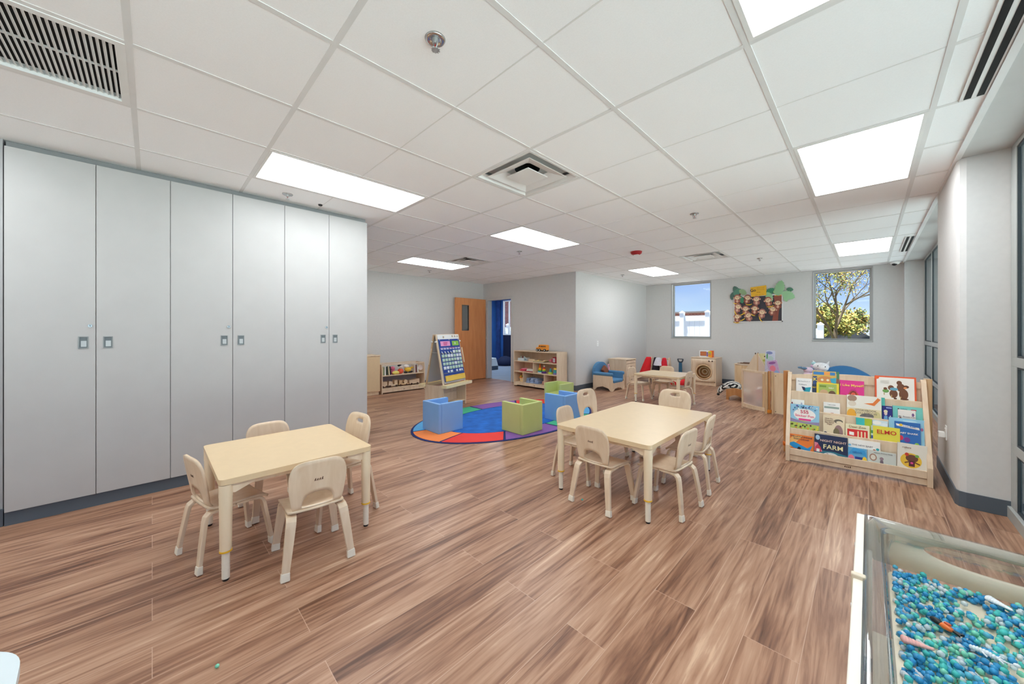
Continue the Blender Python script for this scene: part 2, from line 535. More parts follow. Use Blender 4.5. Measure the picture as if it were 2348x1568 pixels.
# ---- far windows
for k, (w, nm) in enumerate(((W1, 'window_1'), (W2, 'window_2'))):
    a, b, c, d = w
    mb = MB(); yg = YF + .10; f = .028
    for q in ((a, c, b, c + f), (a, d - f, b, d), (a, c + f, a + f, d - f), (b - f, c + f, b, d - f)):
        mb.box(q[0], yg - .025, q[1], q[2], yg + .03, q[3])
    root = struct(nm, mb, M_alu)
    mb = MB(); mb.box(a + f, yg, c + f, b - f, yg + .006, d - f); part('glass_pane', mb, M_glass, root)
    mb = MB(); mb.box(a - .025, YF - .012, c - .03, b + .02, yg - .025, c); part('window_sill', mb, M_alu, root, bevel=.003)
    mb = MB(); mb.box(a - .018, YF - .006, c, a, YF + .001, d + .018); mb.box(b, YF - .006, c, b + .018, YF + .001, d + .018); mb.box(a, YF - .006, d, b, YF + .001, d + .018)
    part('window_casing', mb, M_fill, root)

# ---- storefront windows on the right
def storefront(name, y0, y1, mulls, zs=(0.0, .46, 1.02, 2.41)):
    mb = MB(); x0, x1 = .66, .72; h = .03
    for i, z in enumerate(zs):
        a = 0 if i == 0 else z - h
        bb = .075 if i == 0 else z + h
        mb.box(x0 + (0 if i else -.015), y0, a, x1, y1, min(bb, 2.414))
    for y in [y0 + h] + mulls + [y1 - 3 * h, y1 - h]:
        for i in range(len(zs) - 1):
            mb.box(x0, y - h, (.075 if i == 0 else zs[i] + h), x1, y + h, zs[i + 1] - h)
    root = struct(name, mb, M_alu, bevel=.002)
    ym = [y0 + h] + mulls + [y1 - 3 * h]
    for i in range(len(ym) - 1):
        for j in range(len(zs) - 1):
            z0 = (.075 if j == 0 else zs[j] + h); z1 = zs[j + 1] - h; a = ym[i] + h; b = ym[i + 1] - h
            g = MB(); g.box(.672, a, z0, .678, b, z1); part('glass_pane', g, M_glassT, root)
            g = MB(); q = .012
            g.box(.664, a, z0, .676, b, z0 + q); g.box(.664, a, z1 - q, .676, b, z1); g.box(.664, a, z0 + q, .676, a + q, z1 - q); g.box(.664, b - q, z0 + q, .676, b, z1 - q)
            part('gasket', g, M_aludk, root)
storefront('window_3', YB, 3.955, [-1.9, -.45, 1.0, 2.45])
storefront('window_4', 4.955, 9.135, [6.0, 7.05, 8.1])

# ---- door and doorway
mb = MB()
mb.box(DX0, YD - .012, 0, DX0 + .045, YD + .13, DZ); mb.box(DX1 - .045, YD - .012, 0, DX1, YD + .13, DZ); mb.box(DX0 + .045, YD - .012, DZ - .045, DX1 - .045, YD + .13, DZ)
mb.box(DX0 - .02, YD - .014, 0, DX0, YD, DZ + .02); mb.box(DX1, YD - .014, 0, DX1 + .02, YD, DZ + .02); mb.box(DX0, YD - .014, DZ, DX1, YD, DZ + .02)
struct('trim_doorway', mb, mat('door_frame_grey', (205, 206, 205), .5), bevel=.002)
mb = MB(); DXp, y0, y1 = -6.975, 5.075, 6.01
wy0, wy1, wz0, wz1 = 5.27, 5.455, 1.235, 1.83
mb.box(DXp, y0, .012, DXp + .044, wy0, 2.01); mb.box(DXp, wy1, .012, DXp + .044, y1, 2.01)
mb.box(DXp, wy0, .012, DXp + .044, wy1, wz0); mb.box(DXp, wy0, wz1, DXp + .044, wy1, 2.01)
dr = struct('door_1', mb, M_door)
f = .014; mb = MB()
for q in ((wy0 - f, wz0 - f, wy1 + f, wz0), (wy0 - f, wz1, wy1 + f, wz1 + f), (wy0 - f, wz0, wy0, wz1), (wy1, wz0, wy1 + f, wz1)):
    mb.box(DXp - .004, q[0], q[1], DXp + .05, q[2], q[3])
part('vision_frame', mb, mat('bronze_frame', (110, 100, 92), .5), dr)
mb = MB(); mb.box(DXp + .018, wy0, wz0, DXp + .024, wy1, wz1); part('vision_glass', mb, mat('grey_glass', (122, 124, 122), .25), dr)
for z in (.3, 1.05, 1.8):
    mb = MB(); mb.cyl((DXp + .048, y1 + .008, z - .05), (DXp + .048, y1 + .008, z + .05), .008, n=10); part('hinge', mb, M_steel, dr)

# ---- dark blue room behind the doorway
M_blue = mat('night_blue_paint', (34, 84, 150), .8, vary=.25, scale=1.5)
M_navy = mat('navy_paint', (12, 22, 52), .8)
BX = -9.95
mb = MB(); mb.box(BX - .1, 6.12, -.1, XS - .12, 9.3, 0); struct('floor_annex', mb, wood_mat('grey_plank', (158, 170, 182), (132, 146, 162), .4, stretch=(1, .1, 1)))
mb = MB(); mb.box(BX - .1, YD + .12, 2.5, XS - .12, 9.3, 2.56); struct('ceiling_annex', mb, M_whitep)
mb = MB(); mb.box(BX - .1, YD + .12, 0, BX, 9.3, 2.5); struct('wall_annex_left', mb, M_blue)
mb = MB(); mb.box(BX, YD + .12, 0, XL - .12, YD + .2, 2.5); struct('wall_annex_near', mb, M_blue)
mb = MB(); ax0, ax1, az0, az1 = -9.62, -8.3, 1.06, 2.33
mb.box(BX, 9.2, 0, ax0, 9.3, 2.5, M_blue); mb.box(ax1, 9.2, 0, XS - .12, 9.3, 2.5, M_blue); mb.box(ax0, 9.2, 0, ax1, 9.3, az0, M_navy); mb.box(ax0, 9.2, az1, ax1, 9.3, 2.5, M_blue)
struct('wall_annex_far', mb, M_blue)
mb = MB(); f = .04
for q in ((ax0, az0, ax1, az0 + f), (ax0, az1 - f, ax1, az1), (ax0, az0 + f, ax0 + f, az1 - f), (ax1 - f, az0 + f, ax1, az1 - f), (-9.33, az0 + f, -9.30, az1 - f)):
    mb.box(q[0], 9.19, q[1], q[2], 9.25, q[3])
w5 = struct('window_5', mb, M_whitep)
mb = MB(); mb.box(ax0 + f, 9.22, az0 + f, ax1 - f, 9.226, az1 - f); part('glass_pane', mb, M_glass, w5)
M_starry = mat('starry_curtain', (28, 58, 116), .9, vary=.3, scale=6)
mb = MB()
pts = [(BX + .02 + .20 * i / 30.0, 9.13 + .02 * math.sin(i * 1.5)) for i in range(31)]
mb.prism(pts + [(p[0], p[1] + .012) for p in reversed(pts)], .02, 2.35, 'xy', None, True)
solo('curtain', mb, M_starry, 'dark blue curtain hanging beside the window of the blue room', 'curtain')
mb = MB(); mb.lathe([(.02, .0), (.26, .02), (.30, .10), (.26, .2), (.15, .3), (.04, .33), (0, .33)], wob=.03)
solo('beanbag', mb, mat('navy_fabric', (22, 34, 66), .9), 'dark navy beanbag on the pale floor of the blue room', 'beanbag', (-9.05, 8.75, 0))
mb = MB(); mb.box(-.2, -.2, .0, .2, .2, .12, mat('grey_plastic', (90, 100, 110), .6)); mb.prism([(-.2, .12), (.2, .12), (.1, .36), (-.2, .36)], -.2, .2, 'xz', mat('pale_fabric', (196, 206, 210), .8))
solo('storage_box', mb, M_whitep, 'pale box just inside the doorway of the blue room', 'box', (-8.42, 7.45, 0), bevel=.01)
mb = MB(); mb.box(-9.2, 7.4, 2.48, -8.0, 8.0, 2.5, emis('annex_fill_light', (.80, .90, 1), 11.0)); 
solo('ceiling_light', mb, M_white, 'unseen ceiling panel added to light the blue room beyond the doorway', 'ceiling light')  # lamp added out of view to brighten the annex

# ================================================================= CEILING FIXTURES
def ceiling_light(x, y, label):
    rt = thing('ceiling_light', label, 'ceiling light', (x + .3048, y + .6096, HC), 0, 'recessed ceiling light panels')
    a, b = .3048 - .012, .6096 - .012; f = .018
    mb = MB()
    for q in ((-a, -b, a, -b + f), (-a, b - f, a, b), (-a, -b + f, -a + f, b - f), (a - f, -b + f, a, b - f)):
        mb.box(q[0], q[1], -.004, q[2], q[3], .05)
    part('frame', mb, M_whitep, rt)
    mb = MB(); mb.box(-a + f, -b + f, 0, a - f, b - f, .012); part('diffuser', mb, M_panel, rt)
    mb = MB(); mb.box(-a, -b, .05, a, b, .055); part('housing', mb, M_dark, rt)
labs = ['long light panel in the ceiling just above the white cabinets', 'ceiling light panel in the middle of the room above the round rug', 'ceiling light panel furthest left, next to the small vent by the left wall',
        'small-looking ceiling light panel near the far window above the armchair corner', 'large ceiling light panel beside the right-hand window column', 'far ceiling light panel near the window with the tree', 'ceiling light panel cut off by the top edge of the photo',
        'unseen ceiling panel added for fill light behind the viewer on the cabinet side', 'unseen ceiling panel added for fill light behind the viewer on the window side']
for (x, y), lb in zip(L2, labs): ceiling_light(x, y, lb)

def diffuser(x, y, label):
    rt = thing('ceiling_vent', label, 'air vent', (x + .3048, y + .3048, HC), 0, 'square ceiling diffusers')
    def fr(o0, z0, o1, z1, mb):      # square band between half sizes
        vs = [(-o0, -o0, z0), (o0, -o0, z0), (o0, o0, z0), (-o0, o0, z0), (-o1, -o1, z1), (o1, -o1, z1), (o1, o1, z1), (-o1, o1, z1)]
        mb.add(vs, [(i, (i + 1) % 4, (i + 1) % 4 + 4, i + 4) for i in range(4)], None)
    mb = MB(); fr(.2928, -.001, .272, -.001, mb); fr(.272, -.001, .245, .032, mb); fr(.2928, -.004, .2928, .09, mb); part('outer_cone', mb, M_whitep, rt, recalc=False)
    mb = MB(); fr(.222, .0, .12, .038, mb); fr(.222, .0, .214, -.001, mb); fr(.214, -.001, .115, .036, mb); part('middle_cone', mb, M_whitep, rt, recalc=False)
    mb = MB(); mb.box(-.112, -.112, -.004, .112, .112, .002); part('centre_plate', mb, M_whitep, rt, recalc=False)
    mb = MB(); mb.cyl((0, 0, .06), (0, 0, .2), .098, n=28, cap=False); mb.box(-.29, -.29, .2, .29, .29, .21); part('duct', mb, M_dark, rt, recalc=False)
    mb = MB()
    o = oval(0, 0, .098, .098, 32, PI / 4); sq = []
    for px, py in o:
        k = .26 / max(abs(px), abs(py)); sq.append((px * k, py * k))
    mb.ring(sq, o, lambda u, v: (u, v, .06), k=1); part('back_plate', mb, mat('vent_back', (214, 213, 210), .7), rt, recalc=False)
diffuser(*V2[0], 'large square air diffuser in the ceiling near the middle of the photo')
diffuser(*V2[1], 'square ceiling vent beside the leftmost light panel')
diffuser(*V2[2], 'square ceiling diffuser near the far windows, above the small far table')

rt = thing('return_grille', 'louvred return air grille in the top left corner of the ceiling', 'air vent', (G2[0] + .3048, G2[1] + .6096, HC))
a, b = .2928, .5976; f = .03; mb = MB()
for q in ((-a, -b, a, -b + f), (-a, b - f, a, b), (-a, -b + f, -a + f, b - f), (a - f, -b + f, a, b - f)):
    mb.box(q[0], q[1], -.006, q[2], q[3], .03)
part('frame', mb, M_whitep, rt)
y = b - f - .014
while y > -b + f + .01:
    mb = MB(Matrix.Translation((0, y, .011)) @ Matrix.Rotation(R(-38), 4, 'X')); mb.box(-a + f, -.0062, -.0008, a - f, .0062, .0008)
    part('louvre_blade', mb, M_whitep, rt); y -= .0185
mb = MB(); mb.box(-.004, -b + f, .012, .004, b - f, .02); part('cross_bar', mb, M_whitep, rt)
mb = MB(); mb.box(-a, -b, .03, a, b, .22)
part('duct_box', mb, M_dark, rt, recalc=False)

def slot(y0, y1, label):
    rt = thing('slot_diffuser', label, 'air vent', (.345, (y0 + y1) / 2, HC - .002), 0, 'twin slot diffusers')
    h = (y1 - y0) / 2; mb = MB(); mb.box(-.01, -h, -.0045, .078, h, .0); part('frame', mb, M_whitep, rt)
    for x in (.004, .046):
        mb = MB(); mb.box(x, -h + .012, -.006, x + .024, h - .012, -.003); part('slot', mb, M_dark, rt)
slot(.9, 2.975, 'long twin black slot diffuser in the ceiling at the top right corner')
slot(6.77, 8.0, 'short twin black slot diffuser beside the far light panel')

def sprinkler(x, y, label):
    rt = thing('sprinkler', label, 'sprinkler', (x, y, HC), 0, 'ceiling sprinkler heads')
    mb = MB(); mb.lathe([(.018, -.002), (.026, -.007), (.038, -.006), (.042, 0), (.018, 0)], n=28); part('escutcheon', mb, M_chrome, rt)
    mb = MB(); mb.cyl((0, 0, -.022), (0, 0, 0), .011, .014, 14)
    for k in (-1, 1):
        mb.tube([(.010 * k, 0, -.012), (.017 * k, 0, -.026), (.004 * k, 0, -.042)], .0022, 6)
    part('frame_arms', mb, M_steel, rt)
    mb = MB(); mb.cyl((0, 0, -.046), (0, 0, -.043), .015, n=16)
    for i in range(10):
        t_ = 2 * PI * i / 10; mb.box(.014 * math.cos(t_) - .002, .014 * math.sin(t_) - .002, -.046, .014 * math.cos(t_) + .004 * math.cos(t_) + .002, .018 * math.sin(t_) + .002, -.0445)
    part('deflector', mb, M_steel, rt)
    mb = MB(); mb.cyl((0, 0, -.042), (0, 0, -.022), .0025, n=8); part('glass_bulb', mb, mat('red_glass', (170, 40, 40), .2), rt)
for (x, y), lb in zip([(-1.264, .822), (-3.62, .84), (-1.266, 3.926), (-1.276, 7.10), (-3.739, 3.916), (-6.2, 3.9), (-3.748, 7.13)],
    ['chrome sprinkler head nearest the viewer, top centre of the photo', 'sprinkler head right above the top edge of the white cabinets', 'sprinkler head between the middle of the room and the large right light panel',
     'small sprinkler head near the far wall, right of the far square diffuser', 'small sprinkler head just beyond the central ceiling light panel', 'tiny sprinkler head beyond the leftmost ceiling light', 'tiny sprinkler head left of the far ceiling light by the armchair corner']):
    sprinkler(x, y, lb)
mb = MB(); mb.cyl((0, 0, -.012), (0, 0, 0), .014, .02, 16)
solo('ceiling_sensor', mb, M_black, 'tiny dark round sensor above the cabinet tops', 'sensor', (-3.70, 1.13, HC))
rt = thing('fire_strobe', 'red round fire alarm strobe on the ceiling', 'fire alarm', (-2.5, 5.19, HC))
mb = MB(); mb.lathe([(0, -.045), (.055, -.045), (.078, -.03), (.085, 0), (0, 0)], n=32); part('housing', mb, mat('alarm_red', (170, 24, 34), .4), rt)
mb = MB(); mb.box(-.035, -.02, -.056, .035, .02, -.044); part('strobe_lens', mb, M_white, rt, bevel=.006)
rt = thing('dome_camera', 'white dome security camera in the far right ceiling corner', 'camera', (.33, 9.12, HC))
mb = MB(); mb.lathe([(.0, -.045), (.05, -.042), (.062, -.02), (.065, 0), (0, 0)], n=28); part('housing', mb, M_white, rt)
mb = MB(); mb.ell((-.008, -.02, -.042), (.034, .034, .03), n=20, m=12); part('dome', mb, M_black, rt)

# outlets
def outlet(loc, rz, label, plug=False):
    rt = thing('wall_outlet', label, 'outlet', loc, rz)
    mb = MB(); mb.box(-.035, -.006, -.057, .035, 0, .057); part('cover_plate', mb, M_white, rt, bevel=.002)
    for z in (-.026, .022):
        mb = MB(); mb.prism(oval(0, z, .017, .016, 16), -.009, -.006, 'xz', M_whitep)
        for q in (-.007, .005): mb.box(q, -.0095, z - .003, q + .002, -.009, z + .006, M_black)
        part('socket', mb, M_whitep, rt)
    if plug:
        mb = MB(); mb.box(-.022, -.045, -.04, .022, -.009, .006); part('plug_adapter', mb, M_white, rt, bevel=.006)
outlet((XS + .0, 6.87, .94), R(90), 'white wall outlet above the blue armchair')
outlet((.44, 4.45, .41), R(-90), 'white outlet with a plugged adapter on the right column', True)

# ================================================================= CABINETS
def cabinet(y0, y1, label, ys=None):
    rt = thing('storage_cabinet', label, 'cabinet', (-3.82, (y0 + y1) / 2, 0), 0, 'tall white storage cabinets')
    h = (y1 - y0) / 2; ym = ys
    mb = MB(); mb.box(-.58, -h, .088, 0, h, 2.372); part('carcass', mb, M_fill, rt)
    mb = MB(); mb.box(-.02, -h, .0, .006, h, .088); part('toe_kick', mb, M_base, rt)
    mb = MB(); mb.box(-.5, -h, 2.372, -.03, h, 2.416); part('top_filler', mb, mat('dark_grey_filler', (140, 141, 142), .7), rt)  # darker grey filler strip above the doors
    g = .0016
    for s in (-1, 1):
        a, b = (-h + g, 0 - g) if s < 0 else (g, h - g)
        mb = MB(); mb.box(0, a, .088, .02, b, 2.37)
        d = part('door', mb, M_lam, rt, bevel=.0012)
        yc = s * .056; z0, z1, w = 1.098, 1.180, .023
        mb = MB(); q = .005
        for r_ in ((yc - w, z0, yc + w, z0 + q), (yc - w, z1 - q, yc + w, z1), (yc - w, z0 + q, yc - w + q, z1 - q), (yc + w - q, z0 + q, yc + w, z1 - q)):
            mb.box(.019, r_[0], r_[1], .0235, r_[2], r_[3])
        mb.box(.0195, yc - w + q, z0 + q, .0203, yc + w - q, z1 - q, M_nickel)
        mb.box(.0203, yc - w + .012, z0 + .012, .0215, yc + w - .009, z1 - .03, M_steel)
        part('recessed_pull', mb, mat('pull_frame', (138, 142, 142), .4, metal=.3), d)
        if s < 0:
            mb = MB(); mb.cyl((.019, -.026, 1.253), (.026, -.026, 1.253), .0115, .0105, 20); mb.cyl((.026, -.026, 1.253), (.0285, -.026, 1.253), .0075, .0075, 16); mb.box(.0285, -.0272, 1.247, .0292, -.0248, 1.259, M_black)
            part('lock', mb, M_chrome, d)
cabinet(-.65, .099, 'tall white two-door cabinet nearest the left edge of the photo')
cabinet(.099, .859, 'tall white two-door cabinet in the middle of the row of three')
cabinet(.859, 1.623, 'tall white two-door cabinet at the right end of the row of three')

# ================================================================= TABLES
def child_table(x0, y0, x1, y1, z, label):
    cx, cy = (x0 + x1) / 2, (y0 + y1) / 2; w, d = (x1 - x0) / 2, (y1 - y0) / 2
    rt = thing('child_table', label, 'table', (cx, cy, 0), 0, "children's maple activity tables")
    mb = MB(); mb.prism(rrect(-w, -d, w, d, .028, 6), z - .028, z); part('tabletop', mb, M_top, rt, bevel=.004)
    mb = MB(); e = .075
    mb.box(-w + e, -d + .045, z - .06, w - e, -d + .06, z - .028); mb.box(-w + e, d - .06, z - .06, w - e, d - .045, z - .028)
    mb.box(-w + .045, -d + e, z - .06, -w + .06, d - e, z - .028); mb.box(w - .06, -d + e, z - .06, w - .045, d - e, z - .028)
    part('apron', mb, M_maple2, rt)
    for sx in (-1, 1):
        for sy in (-1, 1):
            x, y = sx * (w - .029), sy * (d - .029)
            mb = MB(); mb.cyl((x, y, .145), (x, y, z - .03), .0245, .028, 24); mb.lathe([(.0285, z - .09), (.0285, z - .03)], (x, y, 0), 24)
            lg = part('leg', mb, M_leg, rt)
            mb = MB(); mb.cyl((x, y, .012), (x, y, .15), .0165, .0165, 20)
            for zz in (.055, .085, .115): mb.cyl((x, y, zz - .0012), (x, y, zz + .0012), .0172, .0172, 20)
            part('leg_extension', mb, M_cap, lg)
            mb = MB(); mb.cyl((x, y, .142), (x, y, .150), .0262, .0262, 24); part('lock_ring', mb, M_yellow, lg)
            mb = MB(); mb.cyl((x, y, 0), (x, y, .014), .013, .016, 18); part('foot_glide', mb, M_black, lg)
            mb = MB()
            for ax in (0, 1):
                k = .115
                if ax == 0: mb.prism([(x - sx * .02, z - .032), (x - sx * .02, z - .075), (x - sx * .035, z - .078), (x - sx * k, z - .045), (x - sx * k, z - .032)], y - .011, y + .011, 'xz')
                else: mb.prism([(y - sy * .02, z - .032), (y - sy * .02, z - .075), (y - sy * .035, z - .078), (y - sy * k, z - .045), (y - sy * k, z - .032)], x - .011, x + .011, 'yz')
            part('corner_gusset', mb, M_maple2, rt)
    return rt
child_table(-2.955, .225, -2.20, .972, .50, 'square maple table nearest the white cabinets, left of the photo')
child_table(-1.705, 2.19, -.962, 3.45, .50, 'long maple table in the centre of the room with six chairs')
child_table(-2.86, 5.83, -2.10, 6.60, .485, 'small maple table in the background with three chairs')

# ================================================================= CHAIRS
def make_chair(s, slot):
    """local +Y is where the sitter faces; s scales the size; slot = hand hole in the top of the back"""
    rt = thing('child_chair', 'x', 'chair')
    wb, zs = .135 * s, .295 * s          # half back width, seat height
    zt = .56 if not slot else .63
    yb = -.115 * s
    lean = .17
    def bend(u, z):                      # back shell surface
        zz = z - zs
        y = yb - lean * max(0, zz) - .0 + .55 * (u * u) * 1.0 + (.0 if zz > .03 else (.03 - zz) * .6)
        return (u, y, z)
    hz0, hz1 = zs - .005, zs + .085 * s          # lower opening
    ztop = zt
    zm = zs + .11 * s
    def back_outline(z0, z1, n=64):
        pts = []
        # superellipse-like top, tapered bottom
        for i in range(n):
            t_ = 2 * PI * i / n; c_, s_ = math.cos(t_), math.sin(t_)
            e = .45 if s_ > 0 else .3
            x_ = math.copysign(abs(c_) ** e, c_) * wb
            z_ = (z0 + z1) / 2 + math.copysign(abs(s_) ** (.62 if s_ > 0 else .28), s_) * (z1 - z0) / 2
            k = 1 - .16 * max(0, (zm + .03 - z_) / (zm - zs + .05)) if z_ < zm + .03 else 1
            pts.append((x_ * k, z_))
        return pts
    z_low = zs - .004
    out = back_outline(z_low, ztop)
    n = len(out)
    hole = []
    for i in range(n):
        t_ = 2 * PI * i / n; c_, s_ = math.cos(t_), math.sin(t_)
        hx = .074 * s; hc = zs + .030
        hole.append((math.copysign(abs(c_) ** .7, c_) * hx, hc + (s_ * .066 * s if s_ > 0 else math.copysign(abs(s_) ** .5, s_) * .012)))
    mb = MB()
    mb.ring(out, hole, bend, k=9)
    me = mb.mesh('backrest', M_birch)
    b_ = bmesh.new(); b_.from_mesh(me); bmesh.ops.recalc_face_normals(b_, faces=b_.faces); b_.to_mesh(me); b_.free()
    cuts = []
    if slot:
        hc2 = ztop - .052; N = 40
        so = [(math.copysign(abs(math.cos(2 * PI * i / N)) ** .5, math.cos(2 * PI * i / N)) * .046, hc2 + math.copysign(abs(math.sin(2 * PI * i / N)) ** .8, math.sin(2 * PI * i / N)) * .0145) for i in range(N)]
        cm_ = MB(); cm_.prism(so, -.4, .2, 'xz'); c_me = cm_.mesh('c', M_birch)
        b_ = bmesh.new(); b_.from_mesh(c_me); bmesh.ops.remove_doubles(b_, verts=b_.verts, dist=1e-6); bmesh.ops.recalc_face_normals(b_, faces=b_.faces); b_.to_mesh(c_me); b_.free()
        cuts.append(c_me)
    me = boolcut(me, cuts); me.name = 'backrest'
    bk = bpy.data.objects.new('backrest', me); COL.objects.link(bk); bk.parent = rt
    if not slot:
        mb = MB(); zc = zs + .16
        def blob(pts):
            vs = [(p[0], bend(p[0], p[1] + zc)[1] - .0066, p[1] + zc) for p in pts]
            mb.add(vs, [tuple(range(len(vs)))], None)
        for k in range(4):
            cx = -.0165 + k * .011; h_ = (.010, .007, .008, .012)[k]
            blob([(cx - .004, -.006), (cx - .002, -.006), (cx, 0), (cx + .002, -.006), (cx + .004, -.005), (cx + .002, h_ * .4), (cx + .004, h_ * .7), (cx, h_), (cx - .002, h_ * .4), (cx - .0045, h_ * .2)])
        part('burned_mark', mb, M_mark, bk, recalc=False)
    # seat : dished shell that rises at the rear into the back
    mb = MB(); nu, nv = 12, 12; vs = []
    ws, dp = .145 * s, .145 * s
    for j in range(nv + 1):
        v = j / nv
        for i in range(nu + 1):
            u = i / nu * 2 - 1
            w = ws * (1 - .10 * (1 - v)) * (1 if .08 < v < .92 else .96)
            y = yb - .004 + (dp * 2 - .02) * v
            z = zs - .006 * (1 - u * u) + (.012 * ((.18 - v) / .18) ** 2 if v < .18 else 0) - (.020 * ((v - .78) / .22) ** 2 if v > .78 else 0)
            vs.append((u * w, y, z))
    fs = [(j * (nu + 1) + i, j * (nu + 1) + i + 1, (j + 1) * (nu + 1) + i + 1, (j + 1) * (nu + 1) + i) for j in range(nv) for i in range(nu)]
    mb.add(vs, fs, None, True)
    part('seat', mb, M_birch, rt, solid=.012)
    # four bent legs: out from under the seat, then down and splayed
    for sx in (-1, 1):
        for sy in (-1, 1):
            fx, fy = sx * .152 * s, sy * .165 * s
            zu = zs - .0145
            p = [(sx * .112 * s, sy * .002, zu), (sx * .116 * s, sy * .085 * s, zu), (sx * .118 * s, sy * .112 * s, zu - .004), (sx * .121 * s, sy * .127 * s, zu - .018), (sx * .124 * s, sy * .133 * s, zu - .040),
                 (sx * .138 * s, sy * .149 * s, zs * .45), (fx - sx * .001, fy - sy * .002, .03)]
            mb = MB(); mb.sweep(p, [.044 * s, .046 * s, .046 * s, .046 * s, .045 * s, .040 * s, .034 * s], [.012, .014, .015, .017, .018, .0185, .018], (1, 0, 0), None, False)
            lg = part('leg', mb, M_birch, rt, bevel=.003)
            q0 = Vector(p[-1]); q1 = Vector((fx, fy, 0)); dirv = (q0 - Vector(p[-2])).normalized()
            mb = MB(); mb.sweep([q0 - dirv * .014, q0, Vector((fx, fy, .0035))], [.038 * s, .039 * s, .041 * s], [.022, .023, .025], (1, 0, 0))
            part('foot_cap', mb, M_cap, lg, bevel=.004)
    return rt
small = make_chair(1.0, False)
big = make_chair(1.16, True)
CH = {'s': small, 'b': big}; used = set()
def chair(kind, x, y, deg, label, group):
    if kind in used: c = copy_tree(CH[kind])
    else: c = CH[kind]; used.add(kind)
    c.location = (x, y, 0); c.rotation_euler = (0, 0, R(deg)); c['label'] = label; c['group'] = group
g1, g2, g3 = 'chairs around the left table', 'chairs around the long central table', 'chairs around the far small table'
chair('s', -2.155, .62, 85, 'birch chair seen from behind at the near side of the left table', g1)
chair('s', -2.552, .293, 12, 'birch chair tucked under the left end of the left table', g1)
chair('s', -2.925, .60, -86, 'birch chair between the left table and the white cabinets, mostly hidden', g1)
chair('b', -2.56, .88, 186, 'birch chair with a hand slot at the right end of the left table', g1)
chair('s', -1.35, 2.275, -2, 'birch chair seen from behind at the near end of the central table', g2)
chair('s', -.995, 2.545, 86, 'birch chair on the window side of the central table, nearest the viewer', g2)
chair('s', -1.01, 3.05, 94, 'birch chair on the window side of the central table, further back', g2)
chair('s', -1.735, 2.55, -84, 'birch chair with round-topped back on the rug side of the central table, nearest the viewer', g2)
chair('b', -1.86, 3.09, -92, 'tall birch chair with a hand slot on the rug side of the central table', g2)
chair('b', -1.37, 3.52, 180, 'birch chair with a wide hand-slot back at the far end of the central table', g2)
chair('s', -2.90, 6.13, -94, 'birch chair at the left side of the far small table', g3)
chair('s', -2.20, 6.15, 88, 'birch chair at the right side of the far small table', g3)
chair('s', -2.66, 6.62, 180, 'birch chair behind the far small table', g3)

# ================================================================= RUG AND CUBE SEATS
RC = (-3.6, 3.6); ra, rb = .905, 1.475; ia, ib = .60, 1.06
rt = thing('rug', 'oval blue rug with a ring of coloured segments on the floor', 'rug', (RC[0], RC[1], 0))
mb = MB(); mb.prism(oval(0, 0, ra + .015, rb + .015, 96), .0, .007); part('border_binding', mb, mat('rug_navy', (26, 44, 104), .95), rt)
M_rug = mat('rug_blue', (24, 98, 184), .95, vary=.22, scale=7)
mb = MB(); mb.prism(oval(0, 0, ia, ib, 72), .007, .0115); part('rug_centre', mb, M_rug, rt)
cols = [mat('rug_orange', (246, 140, 74), .95, vary=.03), mat('rug_red', (226, 62, 56), .95, vary=.03), mat('rug_purple', (130, 88, 160), .95, vary=.03), mat('rug_green', (66, 176, 132), .95, vary=.03), mat('rug_sky', (92, 170, 222), .95, vary=.03)]
for k in range(10):
    a0, a1 = R(-107 + 36 * k + .7), R(-107 + 36 * (k + 1) - .7); nn = 12
    o_ = [(ra * .99 * math.cos(a0 + (a1 - a0) * i / nn), rb * .99 * math.sin(a0 + (a1 - a0) * i / nn)) for i in range(nn + 1)]
    i_ = [((ia + .012) * math.cos(a0 + (a1 - a0) * i / nn), (ib + .012) * math.sin(a0 + (a1 - a0) * i / nn)) for i in range(nn + 1)]
    mb = MB(); vs = [(p[0], p[1], .0112) for p in o_ + i_] + [(p[0], p[1], .007) for p in o_ + i_]; m_ = nn + 1
    fs = [(i, i + 1, m_ + i + 1, m_ + i) for i in range(nn)]
    fs += [(i, i + 1, 2 * m_ + i + 1, 2 * m_ + i) for i in range(nn)]
    mb.add(vs, fs, None); part('rug_segment', mb, cols[k % 5], rt, recalc=False)

def cube_seat(x, y, deg, m, label):
    """three foam walls round a seat; local +Y is the open side"""
    rt = thing('cube_chair', label, 'cube chair', (x, y, .0115 if label.find('green cube seat nearest') >= 0 or 'blue' in label else 0), R(deg), 'foam cube seats')
    h = .176; t_ = .042; z = .35
    for sx in (-1, 1):
        mb = MB(); mb.box(sx * h, -h + t_, 0, sx * (h - t_), h, z); part('side_panel', mb, m, rt, bevel=.007)
    mb = MB(); mb.box(-h, -h, 0, h, -h + t_, z); part('back_panel', mb, m, rt, bevel=.007)
    mb = MB(); mb.box(-h + t_, -h + t_, .14, h - t_, h - .012, .185); part('seat', mb, m, rt, bevel=.01)
    mb = MB(); pts = [(-h + t_, 0), (-h + t_, .14), (h - t_, .14), (h - t_, 0)] + [(math.cos(R(a_)) * .09, math.sin(R(a_)) * .09) for a_ in range(0, 181, 15)]
    mb.prism(pts, h - .05, h - .02, 'xz'); part('front_apron', mb, m, rt)
M_cb = mat('blue_foam_vinyl', (124, 172, 226), .5, vary=.01); M_cg = mat('green_foam_vinyl', (190, 202, 128), .5, vary=.01)
cube_seat(-3.715, 2.525, 0, M_cb, 'blue cube seat at the left edge of the rug')
cube_seat(-2.995, 3.185, 90, M_cg, 'green cube seat nearest the viewer on the rug')
cube_seat(-2.985, 3.99, 90, M_cb, 'blue cube seat partly behind the central table chairs')
